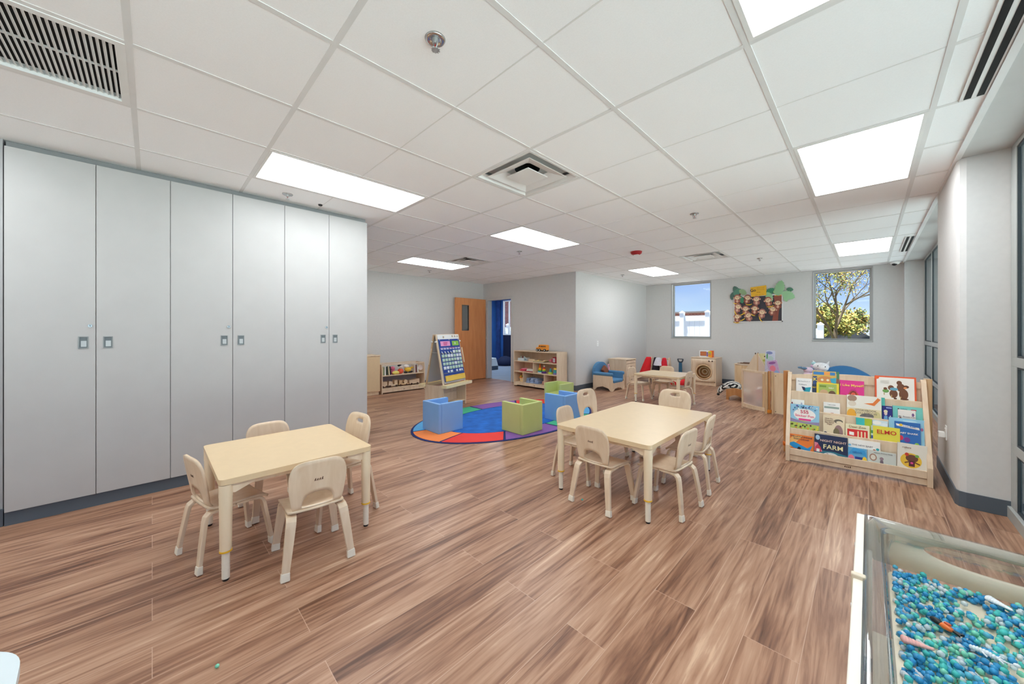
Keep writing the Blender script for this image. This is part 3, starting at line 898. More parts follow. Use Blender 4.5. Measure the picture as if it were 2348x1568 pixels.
cube_seat(-3.675, 4.81, 180, M_cg, 'green cube seat furthest back, in front of the toy shelf')

# ================================================================= SENSORY TABLE
sx0, sx1, sy0, sy1, sz = -.03, .60, .62, 1.845, .55
M_clear = glass_mat('clear_plastic', (.97, .98, .98), .02, fres=.5)
M_clear2 = glass_mat('clear_plastic_edge', (.93, .96, .97), .05, fres=.7)
rt = thing('sensory_table', 'sensory table with a clear tub of blue and green beads in a white wooden frame', 'sensory table', (sx0, sy0, 0))
W, D = sx1 - sx0, sy1 - sy0
M_frw = mat('whitewashed_wood', (234, 228, 216), .45, vary=.02, scale=12); M_frw2 = mat('cream_board', (222, 208, 184), .5, vary=.03, scale=10)
def rail(name, a, m=None): 
    mb = MB(); mb.box(*a); return part(name, mb, m or M_frw, rt, bevel=.003)
rail('side_rail', (0, 0, .43, .022, D * .60, .545)); rail('side_rail', (0, D * .605, .43, .022, D, .545)); rail('side_rail', (W - .022, 0, .43, W, D, .545)); rail('end_rail', (.022, 0, .43, W - .022, .022, .545))
mb = MB(); e0, e1 = .022, W - .022; N = 48; cx, cz = W / 2, .485
out = []
rect = [(e0, .40), (e1, .40), (e1, .545), (e0, .545)]
for i in range(N):
    t_ = 2 * PI * i / N; dx, dz = math.cos(t_), math.sin(t_); k = min(((e1 - e0) / 2) / max(abs(dx), 1e-6), .0725 / max(abs(dz), 1e-6)); out.append((cx + dx * k, .4725 + dz * k))
hol = [(cx + math.copysign(abs(math.cos(2 * PI * i / N)) ** .8, math.cos(2 * PI * i / N)) * .155, cz + math.sin(2 * PI * i / N) * .034) for i in range(N)]
mb.ring(out, hol, lambda u, v: (u, D - .012, v), k=2)
part('end_rail', mb, M_frw2, rt, solid=.02)
for x in (0, W - .04):
    for y in (0, D - .04):
        mb = MB(); mb.box(x + (.003 if x else .0), y, .05, x + .04, y + .04, .43); lg = part('leg', mb, M_frw, rt, bevel=.004)
        mb = MB(); mb.cyl((x + .02, y + .02, 0), (x + .02, y + .02, .05), .022, n=16); part('caster', mb, M_black, lg)
mb = MB(); mb.box(-.004, D * .597, .44, .026, D * .612, .556); part('side_clamp', mb, mat('beige_plastic', (216, 202, 178), .45), rt, bevel=.003)
rail('under_shelf', (.04, .04, .14, W - .04, D - .04, .156), M_frw2)
for y in (.12, .30, .62, .98):
    mb = MB(); mb.cyl((-.0015, y, .53), (.0, y, .53), .006, n=14); part('screw', mb, M_steel, rt)
# clear tub : rim, lip, walls, floor
tub = thing('clear_tub', 'clear plastic tub hanging in the white sensory table frame', 'tub', (sx0, sy0, 0))
a, b = .060, .075
mb = MB(); zr = .552
o0 = rrect(.020, .012, W - .020, D - .012, .01); o1 = rrect(.030, .022, W - .030, D - .022, .012)
i0 = rrect(a, b, W - a, D - b, .03); i1 = rrect(a + .016, b + .02, W - a - .016, D - b - .02, .035)
n = len(o0)
def band(mb, A, za, B, zb, mat_):
    vs = [(p[0], p[1], za) for p in A] + [(p[0], p[1], zb) for p in B]
    mb.add(vs, [(i, (i + 1) % n, n + (i + 1) % n, n + i) for i in range(n)], mat_, True)
band(mb, o0, zr, o1, zr + .003, M_clear2)
band(mb, o1, zr + .003, i0, zr - .004, M_clear)
part('rim', mb, M_clear2, tub, solid=.003)
mb = MB(); band(mb, i0, zr - .004, rrect(a + .005, b + .006, W - a - .005, D - b - .006, .03), zr - .02, M_clear2); part('rolled_edge', mb, M_clear2, tub, solid=.003)
mb = MB(); band(mb, rrect(a + .005, b + .006, W - a - .005, D - b - .006, .03), zr - .02, i1, .418, M_clear)
part('tub_walls', mb, M_clear, tub, solid=.002)
mb = MB(); mb.prism(i1, .412, .417); part('tub_floor', mb, mat('pale_tub_floor', (226, 212, 186), .3, vary=.04, scale=6), tub)

ico_v, ico_f = [], []
bmi = bmesh.new(); bmesh.ops.create_icosphere(bmi, subdivisions=1, radius=1)
ico_v = [v.co.copy() for v in bmi.verts]; ico_f = [tuple(v.index for v in f.verts) for f in bmi.faces]; bmi.free()
def bead_mat(name, rgb, tr):
    m = mat(name, rgb, .08, coat=.3); m.node_tree.nodes['Principled BSDF'].inputs['Transmission Weight'].default_value = tr
    m.node_tree.nodes['Principled BSDF'].inputs['IOR'].default_value = 1.2
    return m
BM = [bead_mat('bead_blue', (70, 170, 224), .3), bead_mat('bead_teal', (90, 214, 208), .3), bead_mat('bead_green', (150, 236, 206), .3), bead_mat('bead_clear', (236, 244, 246), .4), bead_mat('bead_cyan', (110, 206, 232), .3)]
mb = MB(Matrix.Translation((sx0, sy0, 0)))
X0, X1, Y0, Y1 = a + .026, W - a - .026, b + .03, D - b - .03
cnt = 0
while cnt < 4200:
    x = random.uniform(X0, X1); y = random.uniform(Y0, Y1)
    # bare patches of tub floor
    bare = (abs((x - .31) + (y - .75) * .35) < .025 + .02 * math.sin(y * 20) and y < .95) or ((x - .24) ** 2 + ((y - 1.03) * .6) ** 2 < .030 ** 2) or ((x - .22) ** 2 * 1 + (y - .62) ** 2 < .03 ** 2)
    if bare and random.random() < .93: continue
    k = random.choices(range(5), (17, 24, 20, 24, 15))[0]
    if math.sin(x * 31 + y * 17) > .5 and random.random() < .5: k = 0
    r = random.uniform(.0058, .0086); z = .417 + r * .9 + random.choice((0, 0, .009, .016))
    mb.add([(x + v.x * r, y + v.y * r, z + v.z * r) for v in ico_v], ico_f, BM[k], True); cnt += 1
o = part('water_beads', mb, BM[0], None, recalc=False)
tag(o, 'loose blue, teal and clear water beads covering the floor of the clear tub', 'beads', kind='stuff')
BZ = .449
# toys among the beads
M_or = mat('toy_orange', (226, 112, 44), .4); M_pk = mat('toy_pink', (236, 176, 168), .5)
rt = thing('toy_fish', 'black and orange toy fish lying among the beads', 'toy', (.142, 1.450, BZ + .004), R(-35)); rt.scale = (.62, .62, .62)
mb = MB(); mb.ell((0, 0, 0), (.026, .013, .011), n=16, m=10); part('body', mb, M_or, rt)
mb = MB(); mb.ell((-.028, 0, .002), (.022, .013, .012), n=16, m=10); mb.prism([(.02, -.004), (.05, -.012), (.044, 0), (.05, .012), (.02, .004)], -.003, .004); part('black_head_and_tail', mb, M_black, rt)
mb = MB(); mb.ell((.002, .008, .012), (.012, .008, .005), n=12, m=8); part('fin', mb, mat('toy_rust', (186, 74, 26), .4), rt)
def shell(loc, rz, m, name, label, r_=.045, w=.010):
    mb = MB()
    for i in range(9):
        f = i / 8.0; mb.ell((-r_ / 2 + r_ * f, 0, 0), (.0062, w * (1 - .75 * f) + .002, .008 * (1 - .6 * f)), n=12, m=8)
    solo(name, mb, m, label, 'toy', loc, rz)
shell((.085, 1.326, BZ + .002), R(8), M_pk, 'toy_shell', 'pink ribbed toy shell at the left side of the bead tub')
shell((.262, 1.688, BZ), R(-38), mat('toy_white', (232, 236, 238), .5), 'toy_whale', 'white toy sea animal near the far end of the bead tub', .040, .010)
rt = thing('toy_lizard', 'white toy lizard lying on the beads near the bottom edge of the photo', 'toy', (.207, 1.394, BZ + .006), R(-8)); rt.scale = (.62, .62, .8)
M_tw = mat('toy_offwhite', (224, 230, 232), .5)
mb = MB()
for i in range(14):
    f = i / 13.0; w = .0075 * math.sin(PI * min(1, .25 + f * .9)) + .0025; mb.ell((-.05 + .10 * f, .004 * math.sin(f * 6), 0), (.006, w, w * .8), n=10, m=6)
for lx in (-.025, .012):
    for s_ in (-1, 1): mb.tube([(lx, 0, 0), (lx + .006, s_ * .014, .001), (lx + .013, s_ * .018, -.002)], .0026, 6)
part('body', mb, M_tw, rt)
mb = MB(); mb.ell((.054, .0, .003), (.009, .0065, .005), n=12, m=8); part('head', mb, M_tw, rt)
for loc, c_, lb in (((-1.458, 2.181, .006), 1, 'single teal bead lying on the floor near the central table'), ((-1.672, .166, .006), 2, 'single green bead lying on the floor near the bottom of the photo')):
    mb = MB(); mb.ell((0, 0, 0), (.007, .007, .006), n=16, m=10); solo('water_bead', mb, BM[c_], lb, 'bead', loc)

# white table corner, bottom left
rt = thing('white_table', 'corner of a white table top at the bottom left edge of the photo', 'table', (-1.345, -.205, 0))
M_wt = mat('white_table_top', (222, 234, 238), .3)
P = [Vector((.0, 0)), Vector((.62, .048)), Vector((.30, -.62)), Vector((-.36, -.36))]
def roundpoly(P, r, n=6):
    out = []
    for i in range(len(P)):
        p, a_, b_ = P[i], P[i - 1], P[(i + 1) % len(P)]
        d0 = (a_ - p).normalized(); d1 = (b_ - p).normalized()
        for k in range(n + 1):
            f = k / n; q = (p + d0 * r) * (1 - f) ** 2 + p * 2 * f * (1 - f) + (p + d1 * r) * f ** 2
            out.append((q.x, q.y))
    return out
mb = MB(); mb.prism(roundpoly(P, .05), .478, .50); part('tabletop', mb, M_wt, rt, bevel=.004)
for p in P:
    c_ = p * .8 + Vector((.14, -.23)) * .2
    mb = MB(); mb.cyl((c_.x, c_.y, 0), (c_.x, c_.y, .478), .016, .022, 16); part('leg', mb, M_steel, rt)

# ================================================================= EASEL WITH POCKET CHART
EZ = math.atan2(.945, -.327)          # local +X runs along the easel front from its left post to its right post
EL = (-4.571, 3.123, 0)
rt = thing('art_easel', 'two-sided wooden easel with trays standing at the back of the rug', 'easel', EL, EZ)
# local: X along front 0..W, +Y towards the back, front faces -Y
W, D = .62, .36; hb = .385; HT = 1.155
for x in (0, W - .018):
    mb = MB(); mb.prism([(0, .0), (.03, .0), (.05, .03), (D - .05, .03), (D - .03, 0), (D, 0), (D, hb), (D * .72, hb - .012), (D * .28, hb - .012), (0, hb)], x, x + .018, 'yz')
    part('side_panel', mb, M_birch, rt, bevel=.002)
mb = MB(); mb.box(.018, .01, .06, W - .018, D - .01, .075); part('lower_shelf', mb, M_birch, rt)
mb = MB(); mb.box(.018, .16, .20, W - .018, D - .01, .214); part('middle_shelf', mb, M_birch, rt)
mb = MB(); mb.box(.018, D * .5, .075, W - .018, D * .5 + .012, .30); part('divider_panel', mb, M_birch, rt)
ym = D / 2
for s_, nm in ((-1, 'front'), (1, 'rear')):
    yb_ = ym + s_ * (D / 2 - .004); yt = ym + s_ * .018
    for x in (.0, W - .032):
        mb = MB(); mb.sweep([(x + .016, yb_, hb - .07), (x + .016, yt, HT)], .032, .02, (1, 0, 0)); part('upright', mb, M_honey if s_ > 0 else M_birch, rt, bevel=.004)
    mb = MB(); d = (Vector((0, yt, HT)) - Vector((0, yb_, hb + .02)))
    mb.sweep([(W / 2, yb_, hb + .02), (W / 2, yt, HT)], W - .064, .006, (1, 0, 0))
    part('writing_board', mb, mat('easel_board', (206, 206, 206), .25), rt)
    mb = MB(); y0_, y1_ = (-.085, .012) if s_ < 0 else (D - .012, D + .085)
    z_ = .345
    mb.box(-.045, y0_, z_, W + .05, y1_, z_ + .01); mb.box(-.045, y0_, z_ + .01, W + .05, y0_ + .012, z_ + .045); mb.box(-.045, y1_ - .012, z_ + .01, W + .05, y1_, z_ + .045)
    mb.box(-.045, y0_ + .012, z_ + .01, -.033, y1_ - .012, z_ + .045); mb.box(W + .038, y0_ + .012, z_ + .01, W + .05, y1_ - .012, z_ + .045)
    part('tray', mb, mat('tray_cream', (238, 222, 178), .45), rt, bevel=.002)
    for x in (-.012, W + .012):
        mb = MB(); f0, f1 = .40, .72
        A = Vector((x, yb_, hb)); B = Vector((x, yt, HT))
        mb.cyl(A.lerp(B, f0) + Vector((0, -.02, 0)), A.lerp(B, f1) + Vector((0, -.02, 0)), .009, n=10); part('paper_clamp', mb, M_maple, rt)
        mb = MB(); mb.cyl(A.lerp(B, .86) + Vector((-.015, 0, 0)), A.lerp(B, .86) + Vector((.015, 0, 0)), .012, n=12); part('knob', mb, M_white, rt)
mb = MB(); mb.box(0, ym - .03, HT - .012, W, ym + .03, HT + .006); part('top_hinge_bar', mb, M_birch, rt, bevel=.006)
mb = MB(); mb.tube([(.016, ym - .1, .88), (.016, ym + .1, .88)], .004, 6, ); part('spreader', mb, M_steel, rt)
# frame of the front plane
o_ = Vector((0, .004, hb - .0)); up = (Vector((0, ym - .018, HT)) - Vector((0, .004, hb))).normalized(); nr = Vector((1, 0, 0)).cross(up).normalized()  # points to -Y side
if nr.y > 0: nr = -nr
LN = (Vector((0, ym - .018, HT)) - Vector((0, .004, hb))).length
def EM(u, v, w): return Matrix(((1, 0, nr.x, 0), (0, up.y, nr.y, 0), (0, up.z, nr.z, 0), (0, 0, 0, 1))) , (o_ + Vector((1, 0, 0)) * u + up * v + nr * w)
def plane_m(u, v, w):
    m_, p_ = EM(u, v, w); m_ = m_.copy(); m_.translation = p_; return m_     # local x->X, y->up, z->normal
pc = thing('pocket_chart', 'blue calendar pocket chart with a yellow pocket hanging on the easel', 'pocket chart', EL, EZ)
CW0, CW1 = .035, W - .03; cw = CW1 - CW0
M_pcb = mat('chart_blue', (28, 64, 146), .7, vary=.06); M_crd = mat('card_pale_green', (190, 216, 194), .4); M_crw = mat('card_white', (232, 238, 240), .35)
T = plane_m(CW0, 0, .014)
c0, c1 = .045, LN - .075
mb = MB(T); mb.box(0, c0, 0, cw, c1, .003); part('fabric_sheet', mb, M_pcb, pc)
hgt = c1 - c0
def cbox(name, u0, v0, u1, v1, m, w0=.003, w1=.0045, parent=pc):
    mb = MB(T); mb.box(u0 * cw, c1 - v0 * hgt, w0, u1 * cw, c1 - v1 * hgt, w1); return part(name, mb, m, parent)
c_ = cbox('pink_month_card', .07, .05, .52, .165, mat('card_pink', (236, 158, 202), .5))
M_mag = mat('ink_magenta', (196, 48, 110), .6)
for k in range(3):
    mb = MB(T); mb.box(.2 * cw, c1 - (.075 + .028 * k) * hgt, .0045, (.40 - .02 * k) * cw, c1 - (.090 + .028 * k) * hgt, .005); part('lettering', mb, M_mag, c_)
c_ = cbox('green_year_card', .62, .05, .95, .165, mat('card_green', (142, 196, 70), .5))
tx = text('lettering', '20', .045, M_crw, c_, T @ Matrix.Translation((.76 * cw, c1 - .108 * hgt, .005)))
for k in range(7):
    m_ = mat('card_lilac', (206, 190, 222), .5) if k not in (3, 4) else mat('card_rose', (226, 130, 170), .5)
    cbox('weekday_card', .035 + k * .138, .205, .145 + k * .138, .222, m_); cbox('weekday_card', .045 + k * .138, .23, .145 + k * .138, .245, M_crw)
rnd = random.Random(3)
for r_ in range(6):
    for k in range(7):
        if r_ == 0 and k < 4:
            u = .05 + k * .14; v = .29; mb = MB(T)
            mb.prism([((u + .0) * cw, c1 - v * hgt), ((u + .03) * cw, c1 - v * hgt), ((u + .09) * cw, c1 - (v + .07) * hgt), ((u + .05) * cw, c1 - (v + .07) * hgt)], .003, .004); part('glare_strip', mb, M_crw, pc); continue
        if r_ == 5 and k in (0, 3): continue
        v0 = .275 + r_ * .093; u0 = .03 + k * .139
        if r_ < 5: cbox('date_card', u0 + .008, v0, u0 + .118, v0 + .072, M_crw if rnd.random() < .45 else M_crd)
        else: cbox('date_card', u0 + .02 + .01 * (k % 2), v0 + .005, u0 + .07 + .03 * (k % 3), v0 + .055, M_crw)
    mb = MB(T); mb.box(.01 * cw, c1 - (.275 + r_ * .093 + .079) * hgt, .0045, .99 * cw, c1 - (.275 + r_ * .093 + .052) * hgt, .0052)
    part('clear_pocket', mb, M_clear, pc)
yp = cbox('yellow_pocket', .03, .865, .97, .995, mat('pocket_yellow', (238, 198, 84), .6), .003, .02)
for k in range(3):
    mb = MB(T); pts = [((.04 + k * .31 + .30 * i / 10) * cw, c1 - (.868 + .028 * math.sin(PI * i / 10)) * hgt) for i in range(11)]
    mb.prism(pts, .02, .022); part('scallop_flap', mb, mat('pocket_yellow2', (228, 182, 64), .6), yp)
for k in (.05, .5, .95):
    mb = MB(T); mb.cyl((k * cw, c1 - .015 * hgt, .003), (k * cw, c1 - .015 * hgt, .006), .009, n=14); part('grommet', mb, M_steel, pc)
mb = MB(plane_m(CW0 - .01, LN - .075, .013)); mb.box(0, 0, 0, cw + .012, .072, .003)
pp = solo('paper_sheet', mb, mat('paper_white', (240, 240, 236), .6), 'white paper strip with round magnets at the top of the easel', 'paper'); pp.location = EL; pp.rotation_euler = (0, 0, EZ)
for u in (.14, .38, .45, .52):
    mb = MB(plane_m(CW0 + u, LN - .03 - (.012 if u < .2 else 0), .016)); mb.cyl((0, 0, 0), (0, 0, .008), .017, .014, 18); part('magnet_clip', mb, mat('beige_knob', (200, 180, 156), .5), pp)

# ================================================================= TALL TOY SHELF BY THE DOORWAY
def shelf_board(parent, name, x0, y0, z0, x1, y1, z1, m=None, bev=.002):
    mb = MB(); mb.box(x0, y0, z0, x1, y1, z1); return part(name, mb, m or M_birch, parent, bevel=bev)
SX, SY = -5.575, 5.655
rt = thing('toy_shelf', 'birch shelf unit with three rows of toys beside the doorway', 'shelf', (SX, SY, 0))
W, D, H = 1.21, .33, .785; t_ = .017
shelf_board(rt, 'side_panel', 0, 0, 0, t_, D, H); shelf_board(rt, 'side_panel', W - t_, 0, 0, W, D, H)
shelf_board(rt, 'top', t_, 0, H - t_, W - t_, D, H); shelf_board(rt, 'shelf_board', t_, .004, .085, W - t_, D - .01, .10)
shelf_board(rt, 'shelf_board', t_, .004, .315, W - t_, D - .01, .332); shelf_board(rt, 'shelf_board', t_, .004, .545, W - t_, D - .01, .562)
shelf_board(rt, 'back_panel', t_, D - .01, .085, W - t_, D - .003, H - t_)
shelf_board(rt, 'upright_divider', .56, .004, .332, .575, D - .01, .545); shelf_board(rt, 'upright_divider', .27, .004, .10, .285, D - .01, .315); shelf_board(rt, 'upright_divider', .86, .004, .10, .875, D - .01, .315)
mb = MB(); mb.prism([(t_, .02), (.08, .02), (.11, .035), (W - .11, .035), (W - .08, .02), (W - t_, .02), (W - t_, .085), (t_, .085)], .004, .018, 'xz'); part('kick_board', mb, M_birch, rt)
mb = MB(); mb.box(W * .5 - .015, .0035, .055, W * .5 + .015, .004, .064); part('burned_mark', mb, M_mark, rt)
z3, z2, z1 = .562, .332, .10
def at_shelf(dx, dy, z): return (SX + dx, SY + dy, z)
# toys: top row
rt = thing('toy_tray', 'clear plastic tray of small toys on the top shelf, left end', 'tray', at_shelf(.17, .12, z3))
mb = MB(); mb.box(-.09, -.07, 0, .09, .07, .006); 
for q in ((-.09, -.07, .09, -.064), (-.09, .064, .09, .07), (-.09, -.064, -.084, .064), (.084, -.064, .09, .064)): mb.box(q[0], q[1], .006, q[2], q[3], .06)
part('tray_body', mb, mat('frosted_plastic', (206, 214, 214), .3), rt)
for i in range(6):
    mb = MB(); mb.ell((-.06 + .024 * i, .02 * (-1) ** i, .065 + .012 * (i % 2)), (.018, .018, .022), n=12, m=8); part('small_toy', mb, [M_white, cm(176, 190, 180), M_white, cm(110, 40, 44)][i % 4], rt)
mb = MB(); mb.box(-.035, -.05, 0, .035, .05, .07); mb.box(-.028, -.0515, .01, .028, -.05, .055, cm(120, 140, 150)); solo('toy_box', mb, cm(196, 206, 208), 'small pale patterned box next to the toy tray on the top shelf', 'box', at_shelf(.30, .11, z3), bevel=.003)
mb = MB(); mb.box(-.09, -.06, 0, .09, .06, .045); solo('wooden_box', mb, M_maple, 'low wooden box in the middle of the top shelf', 'box', at_shelf(.43, .17, z3), bevel=.003)
rt = thing('puzzle', 'stack of flat wooden puzzles on the top shelf of the toy shelf', 'puzzle', at_shelf(.69, .12, z3))
for i, c in enumerate(((120, 140, 130), (226, 190, 110), (214, 200, 170))):
    mb = MB(); mb.box(-.15 + .02 * i, -.09, .011 * i, .13 + .01 * i, .09, .011 * i + .010); part('puzzle_board', mb, cm(*c), rt)
for i in range(4):
    mb = MB(); mb.box(-.04 + .05 * i, -.06, .032, -.005 + .05 * i, .0, .044); part('puzzle_piece', mb, [cm(236, 196, 80), cm(160, 170, 120), cm(150, 90, 60), cm(230, 214, 160)][i], rt)
rt = thing('toy_cone', 'pink toy cone lying on the top shelf, right of the puzzles', 'toy', at_shelf(.98, .10, z3))
mb = MB(); mb.cyl((-.06, 0, .045), (.035, 0, .045), .008, .044, 20); part('pink_cone', mb, cm(226, 112, 134), rt)
rt = thing('block_set', 'dark red boxed block set at the right end of the top shelf', 'box', at_shelf(1.11, .12, z3))
mb = MB(); mb.box(-.065, -.06, 0, .07, .08, .12); part('carton', mb, cm(150, 28, 44), rt, bevel=.002)
mb = MB(); mb.box(-.055, -.062, .02, .0, -.06, .10); part('label_panel', mb, cm(220, 214, 216), rt)
for k in range(4):
    mb = MB(); mb.box(-.05, -.063, .03 + .017 * k, -.008, -.062, .036 + .017 * k); part('print_line', mb, cm(90, 90, 110), rt)
# middle row
rt = thing('folded_cloth', 'pink and red folded cloths on the middle shelf of the toy shelf', 'cloth', at_shelf(.18, .14, z2))
for i, c in enumerate(((232, 104, 128), (220, 60, 90), (240, 140, 160))):
    mb = MB(); mb.ell((.02 * i - .01, 0, .014 + .018 * i), (.10 - .012 * i, .08, .016), n=20, m=8, wob=.06); part('cloth_fold', mb, cm(*c), rt)
rt = thing('cloth_stack', 'stack of white cloths on a red one, on the middle shelf', 'cloth', at_shelf(.43, .14, z2))
for i, c in enumerate(((176, 40, 56), (232, 228, 218), (240, 238, 230), (226, 220, 206))):
    mb = MB(); mb.box(-.12 + .01 * i, -.08, .016 * i, .11, .08, .016 * i + .015); part('cloth_fold', mb, cm(*c), rt, bevel=.005)
def stacker(x, cols, base, top, label):
    rt = thing('ring_stacker', label, 'stacking toy', at_shelf(x, .10, z2), 0, 'ring stacking toys')
    mb = MB(); mb.lathe([(0, 0), (.052, 0), (.052, .012), (.03, .022), (0, .022)], n=24); part('base', mb, base, rt)
    z = .03
    for i, c in enumerate(cols):
        mb = MB(); r_ = .048 - .006 * i; vs = []
        mb.lathe([(r_ * .5, z - .009), (r_ * .9, z - .010), (r_, z), (r_ * .9, z + .010), (r_ * .5, z + .009)], n=24); part('ring', mb, c, rt); z += .0215
    mb = MB(); mb.ell((0, 0, z + .008), (.017, .017, .02), n=14, m=10); part('knob', mb, top, rt)
ro, yo, gr, te, pu, rd = cm(244, 120, 30), cm(250, 208, 50), cm(120, 190, 60), cm(40, 160, 180), cm(110, 70, 150), cm(214, 40, 50)
stacker(.68, [te, gr, yo, yo, ro, ro], M_white, ro, 'rainbow ring stacker with an orange knob on the middle shelf')
stacker(.79, [pu, gr, yo, ro, rd], cm(90, 60, 130), M_white, 'rainbow ring stacker with a white knob on the middle shelf')
rt = thing('shape_tower', 'small green and yellow peg tower on the middle shelf', 'stacking toy', at_shelf(.955, .11, z2))
mb = MB(); mb.cyl((0, 0, 0), (0, 0, .04), .05, .045, 20); part('base', mb, cm(190, 210, 60), rt)
mb = MB(); mb.cyl((0, 0, .04), (0, 0, .12), .032, .01, 16); part('cone', mb, te, rt)
mb = MB(); mb.ell((0, 0, .125), (.016, .016, .014), n=12, m=8); part('top_ball', mb, cm(190, 70, 110), rt)
rt = thing('stacking_cups', 'upturned yellow, teal and purple cups at the right of the middle shelf', 'cups', at_shelf(1.09, .12, z2))
for i, c in enumerate(((120, 110, 170), (50, 160, 170), (60, 150, 150), (240, 200, 70))):
    mb = MB(); mb.cyl((0, 0, .033 * i), (0, 0, .033 * i + .035), .062 - .003 * i, .057 - .003 * i, 24); part('cup', mb, cm(*c), rt)
# bottom row
rt = thing('vegetable_bucket', 'cream bucket of toy vegetables on the bottom shelf', 'bucket', at_shelf(.15, .12, z1))
mb = MB(); mb.cyl((0, 0, 0), (0, 0, .09), .048, .062, 24); part('bucket', mb, cm(240, 214, 160), rt)
mb = MB(); mb.lathe([(.062, .082), (.067, .082), (.067, .1), (.062, .1)], n=24); part('rim', mb, cm(240, 130, 50), rt)
for i in range(7):
    a_ = i * .9; mb = MB(); mb.ell((.035 * math.cos(a_), .035 * math.sin(a_), .108 + .01 * (i % 2)), (.022, .018, .018), n=12, m=8); part('toy_vegetable', mb, [cm(110, 150, 40), cm(220, 180, 60), cm(90, 130, 40), cm(232, 120, 50)][i % 4], rt)
rt = thing('folded_blankets', 'pile of folded light blue cloths on the bottom shelf', 'cloth', at_shelf(.50, .14, z1))
for k in range(3):
    for i in range(4):
        mb = MB(); mb.box(-.17 + .12 * k + .008 * i, -.11 + .006 * (i % 2), .027 * i, -.06 + .12 * k - .005 * i, .10, .027 * i + .025); part('folded_cloth', mb, [cm(150, 172, 208), cm(170, 188, 216), cm(136, 158, 198)][(k + i) % 3], rt, bevel=.008)
mb = MB(); mb.lathe([(0, 0), (.05, 0), (.045, .06), (.04, .065), (0, .065)], n=16); mb.cyl((0, 0, .06), (-.03, 0, .14), .005, n=8)
solo('toy_pitcher', mb, cm(200, 150, 130), 'small reddish toy with a stick beside the blue cloths on the bottom shelf', 'toy', at_shelf(.78, .12, z1))
mb = MB(); mb.box(-.10, -.08, 0, .08, .08, .08); solo('wooden_block_box', mb, cm(190, 110, 84), 'reddish brown box in the bottom right compartment of the toy shelf', 'box', at_shelf(1.02, .16, z1), bevel=.003)
# bus on top
rt = thing('toy_bus', 'orange toy school bus on top of the toy shelf', 'toy bus', (-4.855, 5.78, .785), R(4))
M_bus = cm(246, 156, 52)
mb = MB(); mb.prism([(-.13, .03), (.14, .03), (.14, .125), (.12, .14), (-.055, .14), (-.075, .09), (-.13, .082)], -.045, .045, 'xz'); part('body', mb, M_bus, rt, bevel=.006)
for i in range(5):
    mb = MB(); mb.box(.0 + .027 * i - .01, -.0465, .09, .0 + .027 * i + .009, .0465, .118); part('window', mb, M_black, rt)
mb = MB(); mb.box(-.05, -.0465, .09, -.028, .0465, .12); part('window', mb, M_black, rt)
mb = MB(); mb.box(-.12, -.0465, .052, .13, .0465, .056); part('stripe', mb, M_black, rt)
for x in (-.095, -.03, .095):
    for y in (-.045, .045):
        mb = MB(); mb.cyl((x, y - .012, .028), (x, y + .012, .028), .028, n=20); w_ = part('wheel', mb, M_black, rt)
        mb = MB(); mb.cyl((x, y - .0135, .028), (x, y + .0135, .028), .012, n=14); part('hubcap', mb, M_white, w_)

# ================================================================= LOW SHELF AND SIDE CABINET AT THE LEFT WALL
rt = thing('side_cabinet', 'maple cabinet half hidden by the white cabinets, left of the low toy shelf', 'cabinet', (-6.62, 2.62, 0))
mb = MB(); mb.box(-.40, -.42, .06, 0, .455, .735); part('carcass', mb, M_maple, rt, bevel=.003)
mb = MB(); mb.box(-.41, -.43, .735, .012, .465, .755); part('top', mb, M_maple2, rt, bevel=.003)
mb = MB(); mb.box(-.38, -.40, 0, -.02, .44, .06); part('plinth', mb, M_maple, rt)
mb = MB(); mb.box(0, -.41, .075, .008, .448, .725); part('door', mb, M_top, rt, bevel=.002)
LX, LY0, LY1 = -6.60, 3.10, 4.04
rt = thing('low_toy_shelf', 'low open birch shelf with plush toys and wooden trucks at the left wall', 'shelf', (LX, LY0, 0))
Lw = LY1 - LY0; dp = .34
def lb(name, x0, y0, z0, x1, y1, z1, **k):
    mb = MB(); mb.box(x0, y0, z0, x1, y1, z1); return part(name, mb, M_birch, rt, bevel=.002)
mb = MB(); pr = [(0, 0), (0, .46), (-.02, .565), (-dp, .565), (-dp, 0)]
mb.prism(pr, 0, .017, 'xz'); part('side_panel', mb, M_birch, rt, bevel=.002)
mb = MB(); mb.prism(pr, Lw - .017, Lw, 'xz'); part('side_panel', mb, M_birch, rt, bevel=.002)
lb('front_rail', -.03, .017, .548, -.012, Lw - .017, .568); lb('back_rail', -dp, .017, .548, -dp + .02, Lw - .017, .568)
lb('upper_shelf', -dp + .005, .017, .335, -.01, Lw - .017, .350)
lb('lower_shelf', -dp + .005, .017, .085, -.005, Lw - .017, .100); lb('kick_board', -.02, .017, .02, -.008, Lw - .017, .085)
mb = MB(); mb.box(-dp + .003, .017, .10, -dp + .006, Lw - .017, .335); part('clear_back', mb, mat('grey_backing', (186, 186, 190), .4), rt)
mb = MB(); mb.box(-.0079, Lw * .5 - .02, .05, -.0075, Lw * .5 + .02, .058); part('burned_mark', mb, M_mark, rt)
zU, zL = .350, .10
def book_up(y, w, h, c, lb_, lean=0):
    mb = MB(Matrix.Rotation(R(lean), 4, 'X')); mb.box(-.13, 0, 0, .0, w, h, cm(238, 234, 224)); mb.box(-.133, -.002, 0, .003, 0, h, c); mb.box(-.133, w, 0, .003, w + .002, h, c); mb.box(.0, 0, 0, .003, w, h, c)
    solo('book', mb, c, lb_, 'book', (LX - .06, y, zU + (.004 if lean else 0)), 0, 'picture books standing on the low shelf')
